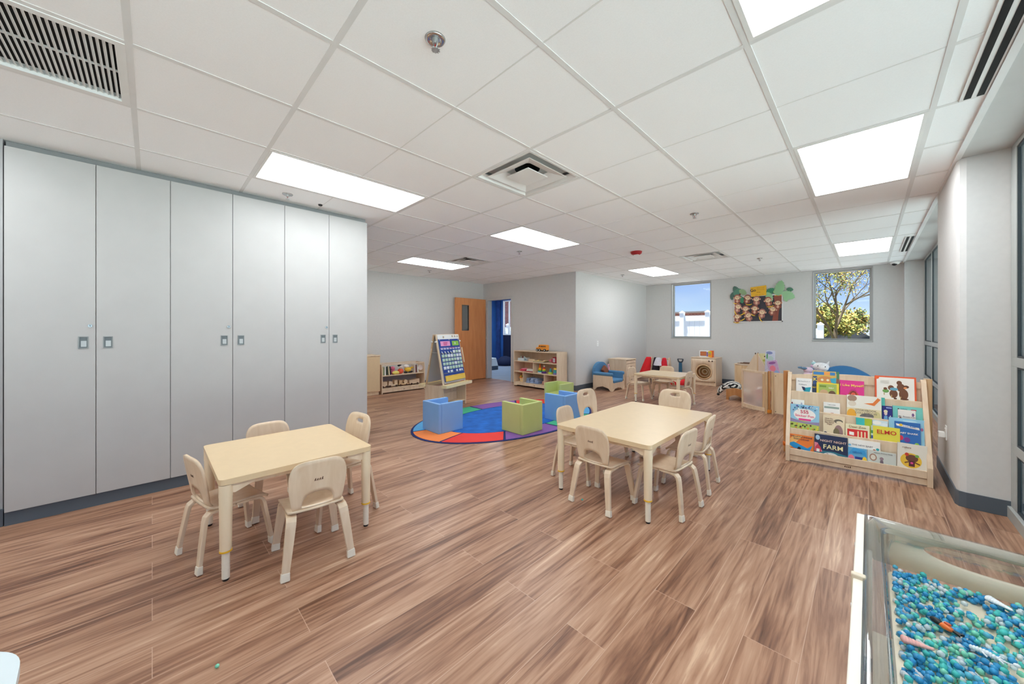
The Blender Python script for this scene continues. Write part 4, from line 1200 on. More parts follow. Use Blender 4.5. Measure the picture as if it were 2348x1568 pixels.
for i, (y, w, h, c, lb_, ln) in enumerate([(3.13, .022, .165, cm(206, 196, 160), 'tan book standing at the left end of the low shelf', 0), (3.158, .020, .155, cm(150, 160, 120), 'olive book second from the left end of the low shelf', 0),
        (3.185, .024, .17, cm(224, 226, 222), 'white book third from the left end of the low shelf', 0), (3.235, .020, .165, cm(70, 80, 60), 'dark green book leaning on the low shelf', 6), (3.27, .020, .17, cm(236, 226, 190), 'cream book leaning right on the low shelf', 5),
        (3.30, .014, .165, cm(40, 36, 40), 'black book beside the plush toys on the low shelf', 4),
        (3.83, .018, .17, cm(224, 214, 204), 'pale book right of the plush toys on the low shelf', 0), (3.855, .018, .16, cm(120, 60, 60), 'dark red book right of the plush toys', 0), (3.905, .018, .17, cm(230, 230, 226), 'white book near the right end of the low shelf', 6)]):
    book_up(y, w, h, c, lb_, ln)
def plush(name, label, loc, rz, m, parts_):
    rt = thing(name, label, 'plush toy', loc, rz)
    for nm, c, r_, mm in parts_:
        mb = MB(); mb.ell(c, r_, n=18, m=12, wob=.02); part(nm, mb, mm or m, rt)
F = lambda r_, g, b: mat('plush %d %d %d' % (r_, g, b), (r_, g, b), .95, vary=.08, scale=40)
plush('plush_toy', 'pink plush toy with round head on the low shelf', (LX - .14, 3.385, zU), 0, F(226, 120, 150), [('body', (0, 0, .05), (.05, .05, .05), None), ('head', (.01, 0, .115), (.042, .045, .042), None)])
plush('plush_cushion', 'small yellow plush cushion on the low shelf', (LX - .07, 3.42, zU), 0, F(238, 222, 120), [('body', (0, 0, .035), (.05, .075, .035), None)])
plush('plush_toy', 'orange plush toy with white face on the low shelf', (LX - .12, 3.54, zU), 0, F(226, 96, 70), [('body', (.02, 0, .055), (.055, .06, .055), None), ('head', (.02, .01, .13), (.045, .045, .04), F(236, 232, 226)), ('hat', (.0, -.01, .165), (.04, .045, .02), M_black)])
plush('plush_toy', 'yellow and white plush toy with dark paws on the low shelf', (LX - .12, 3.70, zU), 0, F(236, 196, 70), [('body', (.02, 0, .075), (.05, .075, .05), None), ('head', (.0, -.02, .14), (.045, .055, .04), F(240, 238, 234)), ('arm', (.03, .085, .11), (.015, .04, .018), None), ('foot', (.03, .05, .025), (.03, .06, .022), M_black), ('foot', (.03, -.05, .025), (.03, .045, .022), M_black)])
mb = MB(); mb.cyl((-.02, 0, 0), (.0, 0, 0), .055, n=24); solo('paper_disc', mb, cm(232, 220, 216), 'round pale disc at the right end of the low shelf', 'toy', (LX - .06, 3.975, .45))
def truck(y, rz, kind, label):
    rt = thing('toy_truck', label, 'toy truck', (LX - .13, y, zL), R(rz), 'wooden toy trucks on the low shelf')
    M_ = M_birch
    if kind == 0:
        mb = MB(); mb.box(-.05, -.06, .025, .05, .06, .05); mb.box(-.045, -.03, .05, .045, .06, .12); part('body', mb, M_, rt, bevel=.004)
        mb = MB(); mb.box(-.045, -.055, .05, .045, -.035, .09); part('cab', mb, M_birch, rt, bevel=.004)
    elif kind == 1:
        mb = MB(); mb.box(-.05, -.09, .025, .05, .10, .05); mb.prism([(-.09, .05), (.0, .05), (-.01, .11), (-.08, .13)], -.045, .045, 'yz'); part('body', mb, M_, rt, bevel=.003)
        mb = MB(); mb.box(-.045, .035, .05, .045, .10, .135); part('cab', mb, M_maple, rt, bevel=.005)
    elif kind == 2:
        mb = MB(); mb.box(-.05, -.10, .025, .05, .11, .05); mb.box(-.045, -.09, .05, .045, -.02, .12); part('body', mb, M_honey, rt, bevel=.005)
        mb = MB(); mb.cyl((-.045, .05, .085), (.045, .05, .085), .04, n=20); part('drum', mb, M_maple, rt)
    else:
        mb = MB(); mb.box(-.05, -.11, .025, .05, .12, .045); mb.prism([(-.11, .045), (.12, .045), (.12, .12), (-.11, .10)], -.045, .045, 'yz'); part('body', mb, M_, rt, bevel=.004)
    ys_ = (-.04, .04) if kind == 0 else (-.065, .07)
    for x in (-.05, .05):
        for y_ in ys_:
            mb = MB(); mb.cyl((x - .009, y_, .022), (x + .009, y_, .022), .022, n=16); part('wheel', mb, mat('dark_wheel', (70, 44, 30), .5), rt)
truck(3.19, 6, 0, 'short wooden toy truck at the left end of the low shelf')
truck(3.37, 0, 1, 'wooden toy tractor truck, second from the left on the low shelf')
truck(3.60, -4, 2, 'wooden toy cement truck, third from the left on the low shelf')
truck(3.84, 0, 3, 'wooden toy box truck at the right end of the low shelf')

# ================================================================= ARMCHAIR, DRESSER AND CORNER
M_blc = mat('blue_cushion', (84, 136, 178), .8, vary=.05, scale=20)
rt = thing('armchair', 'small blue cushioned armchair with birch side panels by the side wall', 'armchair', (-3.845, 6.73, 0))
hw, hd = .245, .225       # half width along y, half depth along x; faces +x
for s_ in (-1, 1):
    mb = MB(); y = s_ * hw
    pts = [(-hd, 0), (-hd + .05, 0), (-hd + .09, .05), (0, .085), (hd - .09, .05), (hd - .05, 0), (hd, 0), (hd, .22), (hd - .015, .30), (hd - .05, .33), (-hd, .30)]
    mb.prism(pts, y - s_ * .018, y, 'xz'); part('side_panel', mb, M_birch, rt, bevel=.003)
    mb = MB(); mb.cyl((-hd + .02, y - s_ * .012, .335), (hd - .02, y - s_ * .012, .335), .036, n=18); mb.ell((hd - .02, y - s_ * .012, .335), (.02, .036, .036), n=18, m=8); mb.box(-hd + .02, min(y - s_ * .05, y - s_ * .02), .2, hd - .02, max(y - s_ * .05, y - s_ * .02), .335)
    part('arm_cushion', mb, M_blc, rt)
mb = MB(); pts = [(-hw + .018, .0), (-hw + .06, .0), (-.12, .045), (0, .06), (.12, .045), (hw - .06, 0), (hw - .018, 0), (hw - .018, .17), (-hw + .018, .17)]
mb.prism(pts, hd - .03, hd - .012, 'yz'); part('front_panel', mb, M_birch, rt, bevel=.002)
mb = MB(); mb.box(-hd + .06, -hw + .05, .155, hd - .005, hw - .05, .225); part('seat_cushion', mb, M_blc, rt, bevel=.02)
mb = MB(); pts = [(-hw + .02, .2)] + [(hw * 1.02 * math.cos(a_), .36 + .20 * math.sin(a_)) for a_ in [PI - PI * i / 14 for i in range(15)]] + [(hw - .02, .2)]
mb.prism(pts, -hd - .02, -hd + .055, 'yz', sm=False); part('back_cushion', mb, M_blc, rt, bevel=.018)
mb = MB(Matrix.Rotation(R(38), 4, 'X')); mb.box(-.035, -.085, -.085, .035, .085, .085)
o = solo('brown_pillow', mb, mat('brown_fabric', (132, 78, 56), .9, vary=.06), 'brown throw pillow leaning on the back of the blue armchair', 'pillow', (-3.935, 6.73, .385), bevel=.028)
o.rotation_euler = (0, R(-14), R(-4))
rt = thing('toy_guitar', 'pink plastic toy leaning between the armchair and the dresser', 'toy', (-4.05, 7.08, 0))
mb = MB(); mb.prism(roundpoly([Vector((-.03, 0)), Vector((.03, 0)), Vector((.022, .42)), Vector((-.022, .42))], .01), -.012, .012, 'yz'); mb.ell((0, 0, .45), (.014, .034, .04), n=14, m=8); part('neck', mb, cm(238, 168, 186), rt)
mb = MB(); mb.ell((0, 0, .12), (.03, .07, .12), n=16, m=10); part('body', mb, cm(240, 180, 196), rt)
mb = MB(); mb.box(.012, -.006, .44, .016, .006, .47); part('tuning_peg', mb, M_black, rt)

rt = thing('toy_dresser', 'birch play dresser with three drawers by the side wall', 'dresser', (-3.72, 7.25, 0))
shelf_board(rt, 'side_panel', -.42, 0, 0, 0, .017, .575); shelf_board(rt, 'side_panel', -.42, .435, 0, 0, .452, .575); shelf_board(rt, 'top', -.44, -.006, .575, .008, .458, .595); shelf_board(rt, 'back_panel', -.42, .017, .02, -.41, .435, .575); shelf_board(rt, 'plinth', -.03, .017, .0, -.015, .435, .06)
for k, (a_, b_) in enumerate(((.50, .565), (.36, .492), (.215, .352), (.07, .207))):
    mb = MB(); mb.box(-.35, .022, a_, .0, .430, b_, M_birch); d_ = part('drawer' if k else 'top_rail', mb, M_birch, rt, bevel=.003)
    if k:
        mb = MB(); mb.box(.0, .19, (a_ + b_) / 2 - .004, .006, .26, (a_ + b_) / 2 + .006); part('pull_cutout', mb, M_mark, d_)

# dress-up rack in the far corner
rt = thing('dress_up_rack', 'birch dress-up stand with cubbies in the far corner', 'rack', (-3.46, 8.42, 0))
for x in (-.21, .21):
    mb = MB(); mb.prism([(-.15, 0), (-.09, 0), (-.03, .10), (.03, .10), (.09, 0), (.15, 0), (.12, .28), (.02, .60), (-.02, .60), (-.12, .28)], x - .009, x + .009, 'yz'); part('side_panel', mb, M_birch, rt, bevel=.003)
mb = MB(); mb.cyl((-.2, 0, .56), (.2, 0, .56), .011, n=12); part('hanging_rod', mb, M_honey, rt)
shelf_board(rt, 'shelf_board', -.2, -.13, .26, .2, .13, .275); shelf_board(rt, 'shelf_board', -.2, -.14, .10, .2, .14, .115); shelf_board(rt, 'upright_divider', -.007, -.12, .115, .007, .12, .26)
shelf_board(rt, 'front_rail', -.2, -.115, .37, .2, -.10, .40)
def garment(name, label, x, m, z0, w, rt_extra=None, dy=0.0, wob=.12, dx=0):
    mb = MB(); n_, k_ = 24, 9; vs = []
    for j in range(k_ + 1):
        f = j / k_; z = .60 + (z0 - .60) * f
        rw = w * (.45 + .55 * f ** .6); rd = .035 + .06 * f
        for i in range(n_):
            t_ = 2 * PI * i / n_; q = 1 + wob * math.sin(5 * t_ + 1.5 * j * .3) * f
            vs.append((dx * f + rw * math.cos(t_) * q, rd * math.sin(t_) * q, z))
    mb.add(vs, [(j * n_ + i, j * n_ + (i + 1) % n_, (j + 1) * n_ + (i + 1) % n_, (j + 1) * n_ + i) for j in range(k_) for i in range(n_)] + [tuple(range(n_))], None, True)
    return solo(name, mb, m, label, 'costume', (x, 8.40 + dy, 0), 0, 'costumes on the dress-up stand', recalc=True)
garment('red_costume', 'long red costume hanging at the left of the dress-up stand', -3.68, mat('costume_red', (224, 34, 44), .85), .18, .12, dy=-.12, dx=-.10)
garment('black_costume', 'black and grey costume hanging in the middle of the dress-up stand', -3.50, mat('costume_black', (40, 38, 50), .85, vary=.3, scale=14), .30, .085, dy=-.14)
garment('white_costume', 'white costume hanging on the dress-up stand', -3.43, mat('costume_white', (206, 206, 216), .85, vary=.12, scale=12), .42, .10, dy=-.17)
garment('red_jacket', 'short red jacket hanging at the right of the dress-up stand', -3.30, mat('costume_crimson', (206, 24, 44), .85), .36, .075, dy=-.16)
mb = MB(); mb.ell((0, 0, .11), (.17, .13, .11), n=20, m=10, wob=.05); solo('red_cushion', mb, mat('costume_red', (224, 34, 44), .85), 'red floor cushion behind the far small table', 'cushion', (-2.93, 8.05, 0))
mb = MB(); mb.box(-.06, -.04, 0, .06, .04, .09); mb.cyl((0, 0, .09), (0, 0, .11), .03, n=12); solo('toy_basket', mb, cm(60, 56, 60), 'dark toy bag in the lower cubby of the dress-up stand, left', 'toy', (-3.57, 8.38, .115))
mb = MB(); mb.ell((0, 0, .05), (.07, .05, .05), n=14, m=10); mb.ell((.02, -.04, .06), (.02, .02, .05), M_white, n=12, m=8); solo('toy_shoes', mb, cm(90, 74, 66), 'brown and white shoes in the lower cubby of the dress-up stand, right', 'shoes', (-3.36, 8.38, .115))

rt = thing('toy_shovel', 'blue toy shovel with a loop handle leaning at the far wall', 'toy shovel', (-3.26, 9.12, 0))
M_bs = cm(52, 110, 150)
mb = MB(); mb.prism([(-.04, .10), (.04, .10), (.034, .44), (-.034, .44)], -.012, .012, 'xz'); part('shaft', mb, M_bs, rt, bevel=.004)
mb = MB(); o2 = roundpoly([Vector((-.078, .535)), Vector((.078, .535)), Vector((.05, .44)), Vector((-.05, .44))], .03, 8); i2 = roundpoly([Vector((-.05, .518)), Vector((.05, .518)), Vector((.03, .468)), Vector((-.03, .468))], .02, 8)
mb.ring(o2, i2, lambda u, v: (u, 0, v), k=1); part('handle_loop', mb, mat('dark_slate', (60, 72, 84), .5), rt, solid=.024)
mb = MB(); mb.prism(roundpoly([Vector((-.10, 0)), Vector((.10, 0)), Vector((.09, .14)), Vector((-.09, .14))], .03), -.01, .01, 'xz'); part('blade', mb, M_bs, rt)

rt = thing('toy_washer', 'birch play washing machine with a round window at the far wall', 'play washer', (-2.62, 8.70, 0))
W = .257
shelf_board(rt, 'side_panel', -W, 0, 0, -W + .016, .46, .60); shelf_board(rt, 'side_panel', W - .016, 0, 0, W, .46, .60); shelf_board(rt, 'top', -W - .004, -.006, .60, W + .004, .465, .617); shelf_board(rt, 'back_panel', -W + .016, .45, .03, W - .016, .458, .60)
shelf_board(rt, 'plinth', -W + .016, .02, .0, W - .016, .03, .07)
mb = MB(); cz = .295; N = 56; out = []
for i in range(N):
    t2 = 2 * PI * i / N; dx, dz = math.cos(t2), math.sin(t2); hx = W - .018; z0_, z1_ = .075, .595
    k = min(hx / max(abs(dx), 1e-6), ((z1_ - cz) if dz > 0 else (cz - z0_)) / max(abs(dz), 1e-6)); out.append((dx * k, cz + dz * k))
mb.ring(out, [(.168 * math.cos(2 * PI * i / N) + .008, cz + .168 * math.sin(2 * PI * i / N)) for i in range(N)], lambda u, v: (u, .008, v), k=2); part('front_panel', mb, M_birch, rt, solid=.014)
mb = MB(); mb.lathe([(.145, -.005), (.166, -.007), (.172, .004), (.145, .006), (.145, -.005)], n=40, cap=False); 
o = part('porthole_ring', mb, M_honey, rt); o.rotation_euler = (R(90), 0, 0); o.location = (.008, 0, cz)
mb = MB(); mb.cyl((.008, .002, cz), (.008, .005, cz), .146, n=40); part('porthole_window', mb, glass_mat('amber_acrylic', (.96, .93, .86), .03), rt)
mb = MB(); mb.lathe([(0, .10), (.03, .11), (.034, .12), (.06, .12), (.064, .10), (.09, .10), (.094, .07), (.13, .06), (.165, 0)], n=40, sm=False, cap=False); o = part('drum', mb, wood_mat('drum_wood', (206, 168, 122), (188, 148, 102), .4), rt, recalc=False); o.rotation_euler = (R(-90), 0, 0); o.location = (.008, .012, cz)
for rr, yy in ((.105, .05), (.05, .09)):
    mb = MB(); mb.lathe([(rr - .012, -.006), (rr + .012, -.006), (rr + .012, .006), (rr - .012, .006), (rr - .012, -.006)], n=36, sm=False, cap=False); o = part('drum_ring', mb, mat('cream_ring', (244, 234, 214), .4), rt); o.rotation_euler = (R(90), 0, 0); o.location = (.008, yy, cz)
for x in (.12, .185):
    mb = MB(); mb.cyl((x, -.012, .545), (x, .0, .545), .014, n=18); part('dial', mb, mat('dark_wheel', (70, 44, 30), .5), rt)
rt = thing('toy_microwave', 'orange and white toy microwave on top of the play washing machine', 'toy microwave', (-2.615, 8.86, .617))
mb = MB(); mb.box(-.135, 0, 0, .075, .13, .15); part('white_front', mb, M_white, rt, bevel=.006)
mb = MB(); mb.box(.075, .0, 0, .135, .13, .15); part('orange_side', mb, cm(240, 110, 40), rt, bevel=.006)
mb = MB(); mb.box(-.115, -.003, .03, .015, 0, .13); part('door_window', mb, cm(150, 80, 50), rt, bevel=.003); mb = MB(); mb.box(-.105, -.005, .04, .005, -.003, .12); part('window_frame', mb, cm(196, 110, 66), rt)
mb = MB(); mb.box(.02, -.003, .02, .045, 0, .12); part('handle', mb, cm(110, 70, 150), rt)
mb = MB(); mb.box(.05, -.003, .01, .12, 0, .14); kp = part('keypad', mb, cm(246, 196, 40), rt)
for i in range(2):
    for j in range(3):
        mb = MB(); mb.box(.058 + .03 * i, -.006, .03 + .035 * j, .078 + .03 * i, -.003, .05 + .035 * j); part('button', mb, [cm(220, 60, 60), cm(110, 70, 150), cm(90, 170, 60)][j], kp)

# ================================================================= PLAY CORNER BEHIND THE BOOKCASE
rt = thing('curved_divider', 'curved room divider with a frosted panel and birch rails', 'room divider', (-1.40, 6.59, 0))
A = Vector((0, 0)); B = Vector((.345, -.215)); nn = 14
arc = []
for i in range(nn + 1):
    f = i / nn; p = A.lerp(B, f) + Vector((-.53, -.85)).normalized() * .05 * math.sin(PI * f); arc.append(p)
def arcband(z0, z1, th_):
    mb = MB(); mb.sweep([(p.x, p.y, (z0 + z1) / 2) for p in arc], z1 - z0, th_, (0, 0, 1)); return mb
part('top_rail', arcband(.585, .615, .028), M_birch, rt); part('bottom_rail', arcband(.03, .085, .028), M_birch, rt)
M_fr = mat('frosted_panel', (244, 234, 230), .35); bf = M_fr.node_tree.nodes['Principled BSDF']; bf.inputs['Transmission Weight'].default_value = .72; bf.inputs['IOR'].default_value = 1.05; bf.inputs['Roughness'].default_value = .3
part('frosted_panel', arcband(.085, .585, .004), M_fr, rt)
mb = MB(); mb.cyl((-.008, 0, .0), (-.008, 0, .615), .016, n=14); part('end_post', mb, M_birch, rt)
mb = MB(); mb.cyl((.335, -.215, .0), (.335, -.215, .61), .02, n=14); part('end_post', mb, M_honey, rt)
mb = MB(); mb.sweep([(.30, -.206, .04), (.30, -.206, .58)], .045, .012, (.85, -.53, 0)); part('panel_stile', mb, M_honey, rt)
for k in (1, 2):
    mb = MB(); mb.cyl((.335 + .034 * k, -.215 + .012 * k, .0), (.335 + .034 * k, -.215 + .012 * k, .625), .0165, n=14); part('hinge_post', mb, M_orange if k == 1 else M_honey, rt)
mb = MB(); mb.cyl((.37, -.205, .02), (.37, -.205, .06), .03, n=14); part('hinge_band', mb, cm(226, 140, 40), rt)
rt = thing('room_divider', 'flat birch room divider panel beside the curved frosted one', 'room divider', (-.992, 6.415, 0))
mb = MB(); mb.prism([(0, 0), (.72, -.14), (.72, -.12), (0, .02)], .015, .605); part('panel', mb, M_maple, rt, bevel=.003)
for z in (.04, .56):
    mb = MB(); mb.cyl((.035, -.012, z), (.035, -.005, z), .006, n=8); part('bolt', mb, M_mark, rt)
# stack seen through the frosted panel
rt = thing('stacked_trays', 'stack of pink, orange, green and dark trays blurred behind the frosted panel', 'trays', (-1.12, 6.78, 0))
z = 0
for h_, c in ((.05, (200, 140, 120)), (.04, (120, 130, 126)), (.05, (236, 226, 220)), (.05, (226, 150, 160)), (.06, (236, 180, 140)), (.04, (190, 90, 120)), (.03, (240, 224, 214))):
    mb = MB(); mb.box(-.13, -.09, z, .13, .09, z + h_ - .003); part('tray', mb, cm(*c), rt, bevel=.006); z += h_
# bell shaped play panel and what hangs on it
rt = thing('bell_panel', 'bell-shaped birch play panel rising behind the curved divider', 'play panel', (-1.375, 7.5, 0))
def bell(x0, x1):
    pts = [(x0, .0), (x1, .0)]; xs_ = [x1 + (x0 - x1) * i / 16 for i in range(17)]
    return pts + [(x, .50 + .31 * math.exp(-((x + .02) / .115) ** 2)) for x in xs_]
mb = MB(); mb.prism(bell(-.18, -.006), -.009, .009, 'xz'); part('left_panel', mb, M_birch, rt)
mb = MB(); mb.prism(bell(.006, .22), -.009, .009, 'xz'); part('right_panel', mb, mat('pale_birch', (226, 206, 190), .5), rt)
mb = MB(); mb.cyl((0, 0, 0), (0, 0, .825), .013, n=12); part('centre_post', mb, M_honey, rt)
mb = MB(); mb.cyl((-.035, 0, .80), (-.035, 0, .83), .008, n=10); mb.cyl((.004, 0, .82), (.004, 0, .835), .008, n=10); part('hook', mb, M_mark, rt)
def pouch(name, loc, tilt, w, h, m, label, marks):
    rt = thing(name, label, 'toy bag', loc, R(4)); rt.rotation_euler = (0, R(tilt), R(4))
    mb = MB(); mb.prism(rrect(-w / 2, 0, w / 2, h, .02), -.018, .018, 'xz'); part('bag', mb, m, rt, bevel=.008)
    for (x, z, rx, rz_, c) in marks:
        mb = MB(); mb.prism(oval(x, z, rx, rz_, 14), -.020, -.018, 'xz'); part('print', mb, c, rt)
pouch('toy_bag', (-1.20, 7.44, .441), 2, .13, .44, F(214, 218, 232), 'tall white printed bag standing right of the bell-shaped panel', [(-.01, .40, .045, .025, cm(130, 140, 190)), (.01, .30, .04, .05, cm(190, 214, 206)), (.02, .18, .04, .03, cm(160, 170, 200)), (-.04, .34, .012, .05, cm(100, 160, 110)), (.0, .08, .05, .05, cm(226, 230, 240))])
pouch('toy_bag', (-1.10, 7.385, .441), -12, .14, .28, F(206, 170, 206), 'pink and purple printed bag beside the tall white one', [(.0, .24, .05, .02, cm(150, 90, 160)), (-.01, .15, .04, .05, cm(236, 130, 150)), (.03, .08, .03, .03, cm(150, 180, 220))])
pouch('toy_bag', (-1.31, 7.56, .60), 0, .11, .22, F(226, 220, 170), 'small yellow printed bag peeking out behind the bell-shaped panel', [(.03, .17, .015, .012, cm(110, 70, 50)), (.02, .10, .02, .02, cm(190, 190, 90))])
rt = thing('play_stand', 'birch toy rack supporting the printed bags behind the curved divider', 'shelf', (-1.16, 7.44, 0))
mb = MB(); mb.box(-.2, -.08, .42, .2, .08, .44); part('top', mb, M_birch, rt); mb = MB(); mb.box(-.2, -.06, 0, -.18, .06, .42); mb.box(.18, -.06, 0, .2, .06, .42); mb.box(-.2, .06, .42, -.1, .15, .60); part('side_panel', mb, M_birch, rt)

rt = thing('play_stove', 'birch play stove with dark burners at the far wall', 'play stove', (-1.76, 8.2, 0))
shelf_board(rt, 'front_panel', -.12, 0, .02, .20, .016, .54, M_honey); shelf_board(rt, 'side_panel', -.135, 0, 0, -.12, .46, .55, M_birch); shelf_board(rt, 'side_panel', .20, 0, 0, .215, .46, .55, M_birch); shelf_board(rt, 'top', -.14, -.006, .55, .22, .47, .565, M_birch)
for k in range(3):
    mb = MB(); mb.box(-.10 + .02 * k, .05 + .14 * k, .565, .17, .13 + .14 * k, .572); part('burner', mb, M_mark, rt)
rt = thing('doll_bed', 'small birch doll bed with arched ends beside the curved divider', 'doll bed', (-1.79, 7.19, 0), R(-8))
def arch_end(y, h):
    mb = MB(); pts = [(0, 0), (.045, 0)] + [(.045 + .21 * i / 10, .05 + .045 * math.sin(PI * i / 10)) for i in range(11)] + [(.255, 0), (.30, 0), (.30, h - .02)] + [(.30 - .30 * i / 10, h - .02 + .035 * math.sin(PI * i / 10)) for i in range(1, 11)]
    mb.prism(pts, y, y + .016, 'xz'); part('end_panel', mb, M_orange if y < .1 else M_birch, rt, bevel=.002)
arch_end(0, .20); arch_end(.50, .20)
for x in (.0, .285):
    mb = MB(); mb.box(x, .016, .09, x + .015, .50, .155); part('side_rail', mb, M_birch, rt)
mb = MB(); mb.box(.015, .016, .10, .285, .50, .112); part('slat_base', mb, M_birch, rt)
mb = MB(); mb.box(.017, .02, .112, .283, .495, .16); part('mattress', mb, cm(214, 226, 218), rt, bevel=.012)
def zebra_mat():
    m = mat('zebra_plush', (235, 232, 224), .95)
    n = m.node_tree.nodes; l = m.node_tree.links; b = n['Principled BSDF']; w = n.new('ShaderNodeTexWave'); t_ = n.new('ShaderNodeTexCoord'); r_ = n.new('ShaderNodeValToRGB')
    w.inputs['Scale'].default_value = 14; w.inputs['Distortion'].default_value = 5; w.inputs['Detail'].default_value = 1
    l.new(t_.outputs['Object'], w.inputs['Vector']); l.new(w.outputs[0], r_.inputs[0])
    r_.color_ramp.elements[0].position = .48; r_.color_ramp.elements[0].color = (.02, .02, .02, 1); r_.color_ramp.elements[1].position = .55; r_.color_ramp.elements[1].color = (.8, .78, .72, 1)
    l.new(r_.outputs[0], b.inputs['Base Color']); return m
M_z = zebra_mat()
rt = thing('zebra_plush', 'black and white zebra plush draped over the doll bed', 'plush toy', (-1.72, 7.42, .16), R(-60))
# one continuous body with neck, head and legs
mb = MB(); chain = [((0, .12, .04), .035), ((0, .06, .065), .072), ((0, -.03, .08), .082), ((0, -.10, .065), .068), ((0, -.15, .045), .050), ((-.005, -.20, .01), .052), ((-.01, -.235, -.045), .042), ((-.01, -.25, -.085), .030)]
n_ = 16; vs = []
for i, (p, r_) in enumerate(chain):
    d = (Vector(chain[min(i + 1, len(chain) - 1)][0]) - Vector(chain[max(i - 1, 0)][0])).normalized(); a_ = d.cross(Vector((1, 0, 0))).normalized(); b_ = d.cross(a_)
    for k in range(n_): vs.append(Vector(p) + a_ * r_ * math.cos(2 * PI * k / n_) + b_ * r_ * math.sin(2 * PI * k / n_))
mb.add(vs, [(i * n_ + k, i * n_ + (k + 1) % n_, (i + 1) * n_ + (k + 1) % n_, (i + 1) * n_ + k) for i in range(len(chain) - 1) for k in range(n_)] + [tuple(range(n_)), tuple(range(n_ * (len(chain) - 1), n_ * len(chain)))], None, True)
for x, y in ((-.06, .08), (.06, .08), (-.06, -.1), (.06, -.1)):
    mb.cyl((x * .6, y, .06), (x * 1.7, y - .02, .015), .024, .018, 12); mb.ell((x * 1.7, y - .02, .015), (.02, .02, .018), n=12, m=8)
part('body', mb, M_z, rt, sub=1)
mb = MB(); mb.ell((-.01, -.255, -.10), (.028, .024, .024), n=14, m=10); part('muzzle', mb, M_black, rt)
for s_ in (-1, 1):
    mb = MB(); mb.ell((-.005 + s_ * .035, -.19, .06), (.011, .012, .026), n=12, m=8); part('ear', mb, M_black, rt)
mb = MB(); mb.tube([(0, .15, .05), (-.02, .19, .03), (-.05, .21, -.01)], .006, 8); part('tail', mb, M_z, rt)
rt = thing('low_sofa', 'blue child sofa with an arched back at the far wall', 'sofa', (-.33, 8.72, 0))
pts = [(-.52, .10)] + [(-.52 + 1.04 * i / 20, .20 + .365 * math.sin(PI * i / 20) ** .75) for i in range(21)] + [(.52, .10)]
mb = MB(); mb.prism(pts, .28, .42, 'xz'); part('arched_back', mb, mat('sofa_blue', (66, 130, 182), .75, vary=.03), rt, bevel=.02)
mb = MB(); mb.box(-.5, -.12, .06, .5, .28, .26); part('seat_cushion', mb, mat('sofa_blue', (66, 130, 182), .75), rt, bevel=.03)
mb = MB(); mb.box(-.49, -.10, 0, .49, .40, .06); part('base', mb, M_birch, rt)
rt = thing('unicorn_plush', 'white unicorn plush peeking over the bookcase', 'plush toy', (-.625, 8.80, .26), R(-12))
M_w = F(240, 240, 240)
mb = MB(); mb.ell((0, 0, .12), (.11, .09, .12), n=20, m=14); mb.ell((0, -.01, .29), (.125, .085, .075), n=20, m=12); mb.ell((.06, -.07, .265), (.07, .06, .05), n=16, m=10); part('body', mb, M_w, rt)
for s_ in (-1, 1):
    mb = MB(); mb.cyl((s_ * .09, 0, .335), (s_ * .12, -.01, .395), .022, .004, 10); part('ear', mb, M_w, rt)
for c_ in ((-.02, -.092, .305), (.095, -.112, .30)):
    mb = MB(); mb.ell(c_, (.009, .009, .009), n=10, m=8); part('eye', mb, M_black, rt)
for i, c in enumerate(((176, 216, 220), (230, 190, 220), (160, 200, 226), (236, 214, 226))):
    mb = MB(); mb.ell((-.11 - .012 * i, .0, .34 - .05 * i), (.035, .05, .035), n=12, m=8); part('mane_lock', mb, F(*c), rt)
rt = thing('pink_plush', 'pale pink plush toy with a blue bow beside the unicorn', 'plush toy', (-.80, 8.72, .26))
mb = MB(); mb.ell((0, 0, .10), (.08, .08, .10), n=18, m=12); mb.ell((0, 0, .215), (.075, .07, .06), n=18, m=12); part('body', mb, F(226, 200, 216), rt)
mb = MB(); mb.ell((-.06, -.05, .25), (.05, .03, .025), n=12, m=8); mb.ell((-.12, -.05, .262), (.035, .03, .02), n=12, m=8); part('bow', mb, F(110, 140, 166), rt)

# ================================================================= BOOK DISPLAY
BA = math.atan2(.05, .87)
BKM = Matrix.Translation((-.54, 4.2, 0)) @ Matrix.Rotation(BA, 4, 'Z')
rt = thing('book_display', 'birch front-facing book display filled with picture books', 'bookcase', (-.54, 4.2, 0), BA)
W = .885; LIP = [.125, .301, .468, .635]; YT = [0, .07, .14, .21]
prof = [(0, 0), (.34, 0), (.34, .785), (.325, .805), (.29, .81), (.262, .79), (.03, .23), (.0, .15)]
for x in (-.012, W - .018):
    mb = MB(); mb.prism(prof, x, x + .030, 'yz'); part('side_panel', mb, M_birch, rt, bevel=.006)
x0, x1 = .018, W - .018
for i in range(4):
    zf = LIP[i] - .055
    mb = MB(); mb.box(x0, YT[i], (.065 if i == 0 else LIP[i - 1] - .055), x1, YT[i] + .012, LIP[i]); part('tier_board', mb, M_maple2 if i else M_birch, rt, bevel=.003)
    mb = MB(); mb.box(x0, YT[i] + .012, zf - .012, x1, YT[i] + .07, zf); part('tier_shelf', mb, M_birch, rt)
mb = MB(); mb.box(x0, .285, .58, x1, .297, .75); part('back_board', mb, M_maple2, rt)
mb = MB(); pts = [(x0, .735), (x1, .735)] + [(x1 + (x0 - x1) * i / 20, .785 + .03 * math.sin(PI * i / 20)) for i in range(21)]
mb.prism(pts, .275, .298, 'xz'); part('arched_top_rail', mb, M_birch, rt, bevel=.003)
mb = MB(); mb.prism([(x0, .012), (x0 + .10, .012), (x0 + .13, .024), (x1 - .13, .024), (x1 - .10, .012), (x1, .012), (x1, .065), (x0, .065)], .012, .026, 'xz'); part('kick_board', mb, M_birch, rt, bevel=.002)
mb = MB()
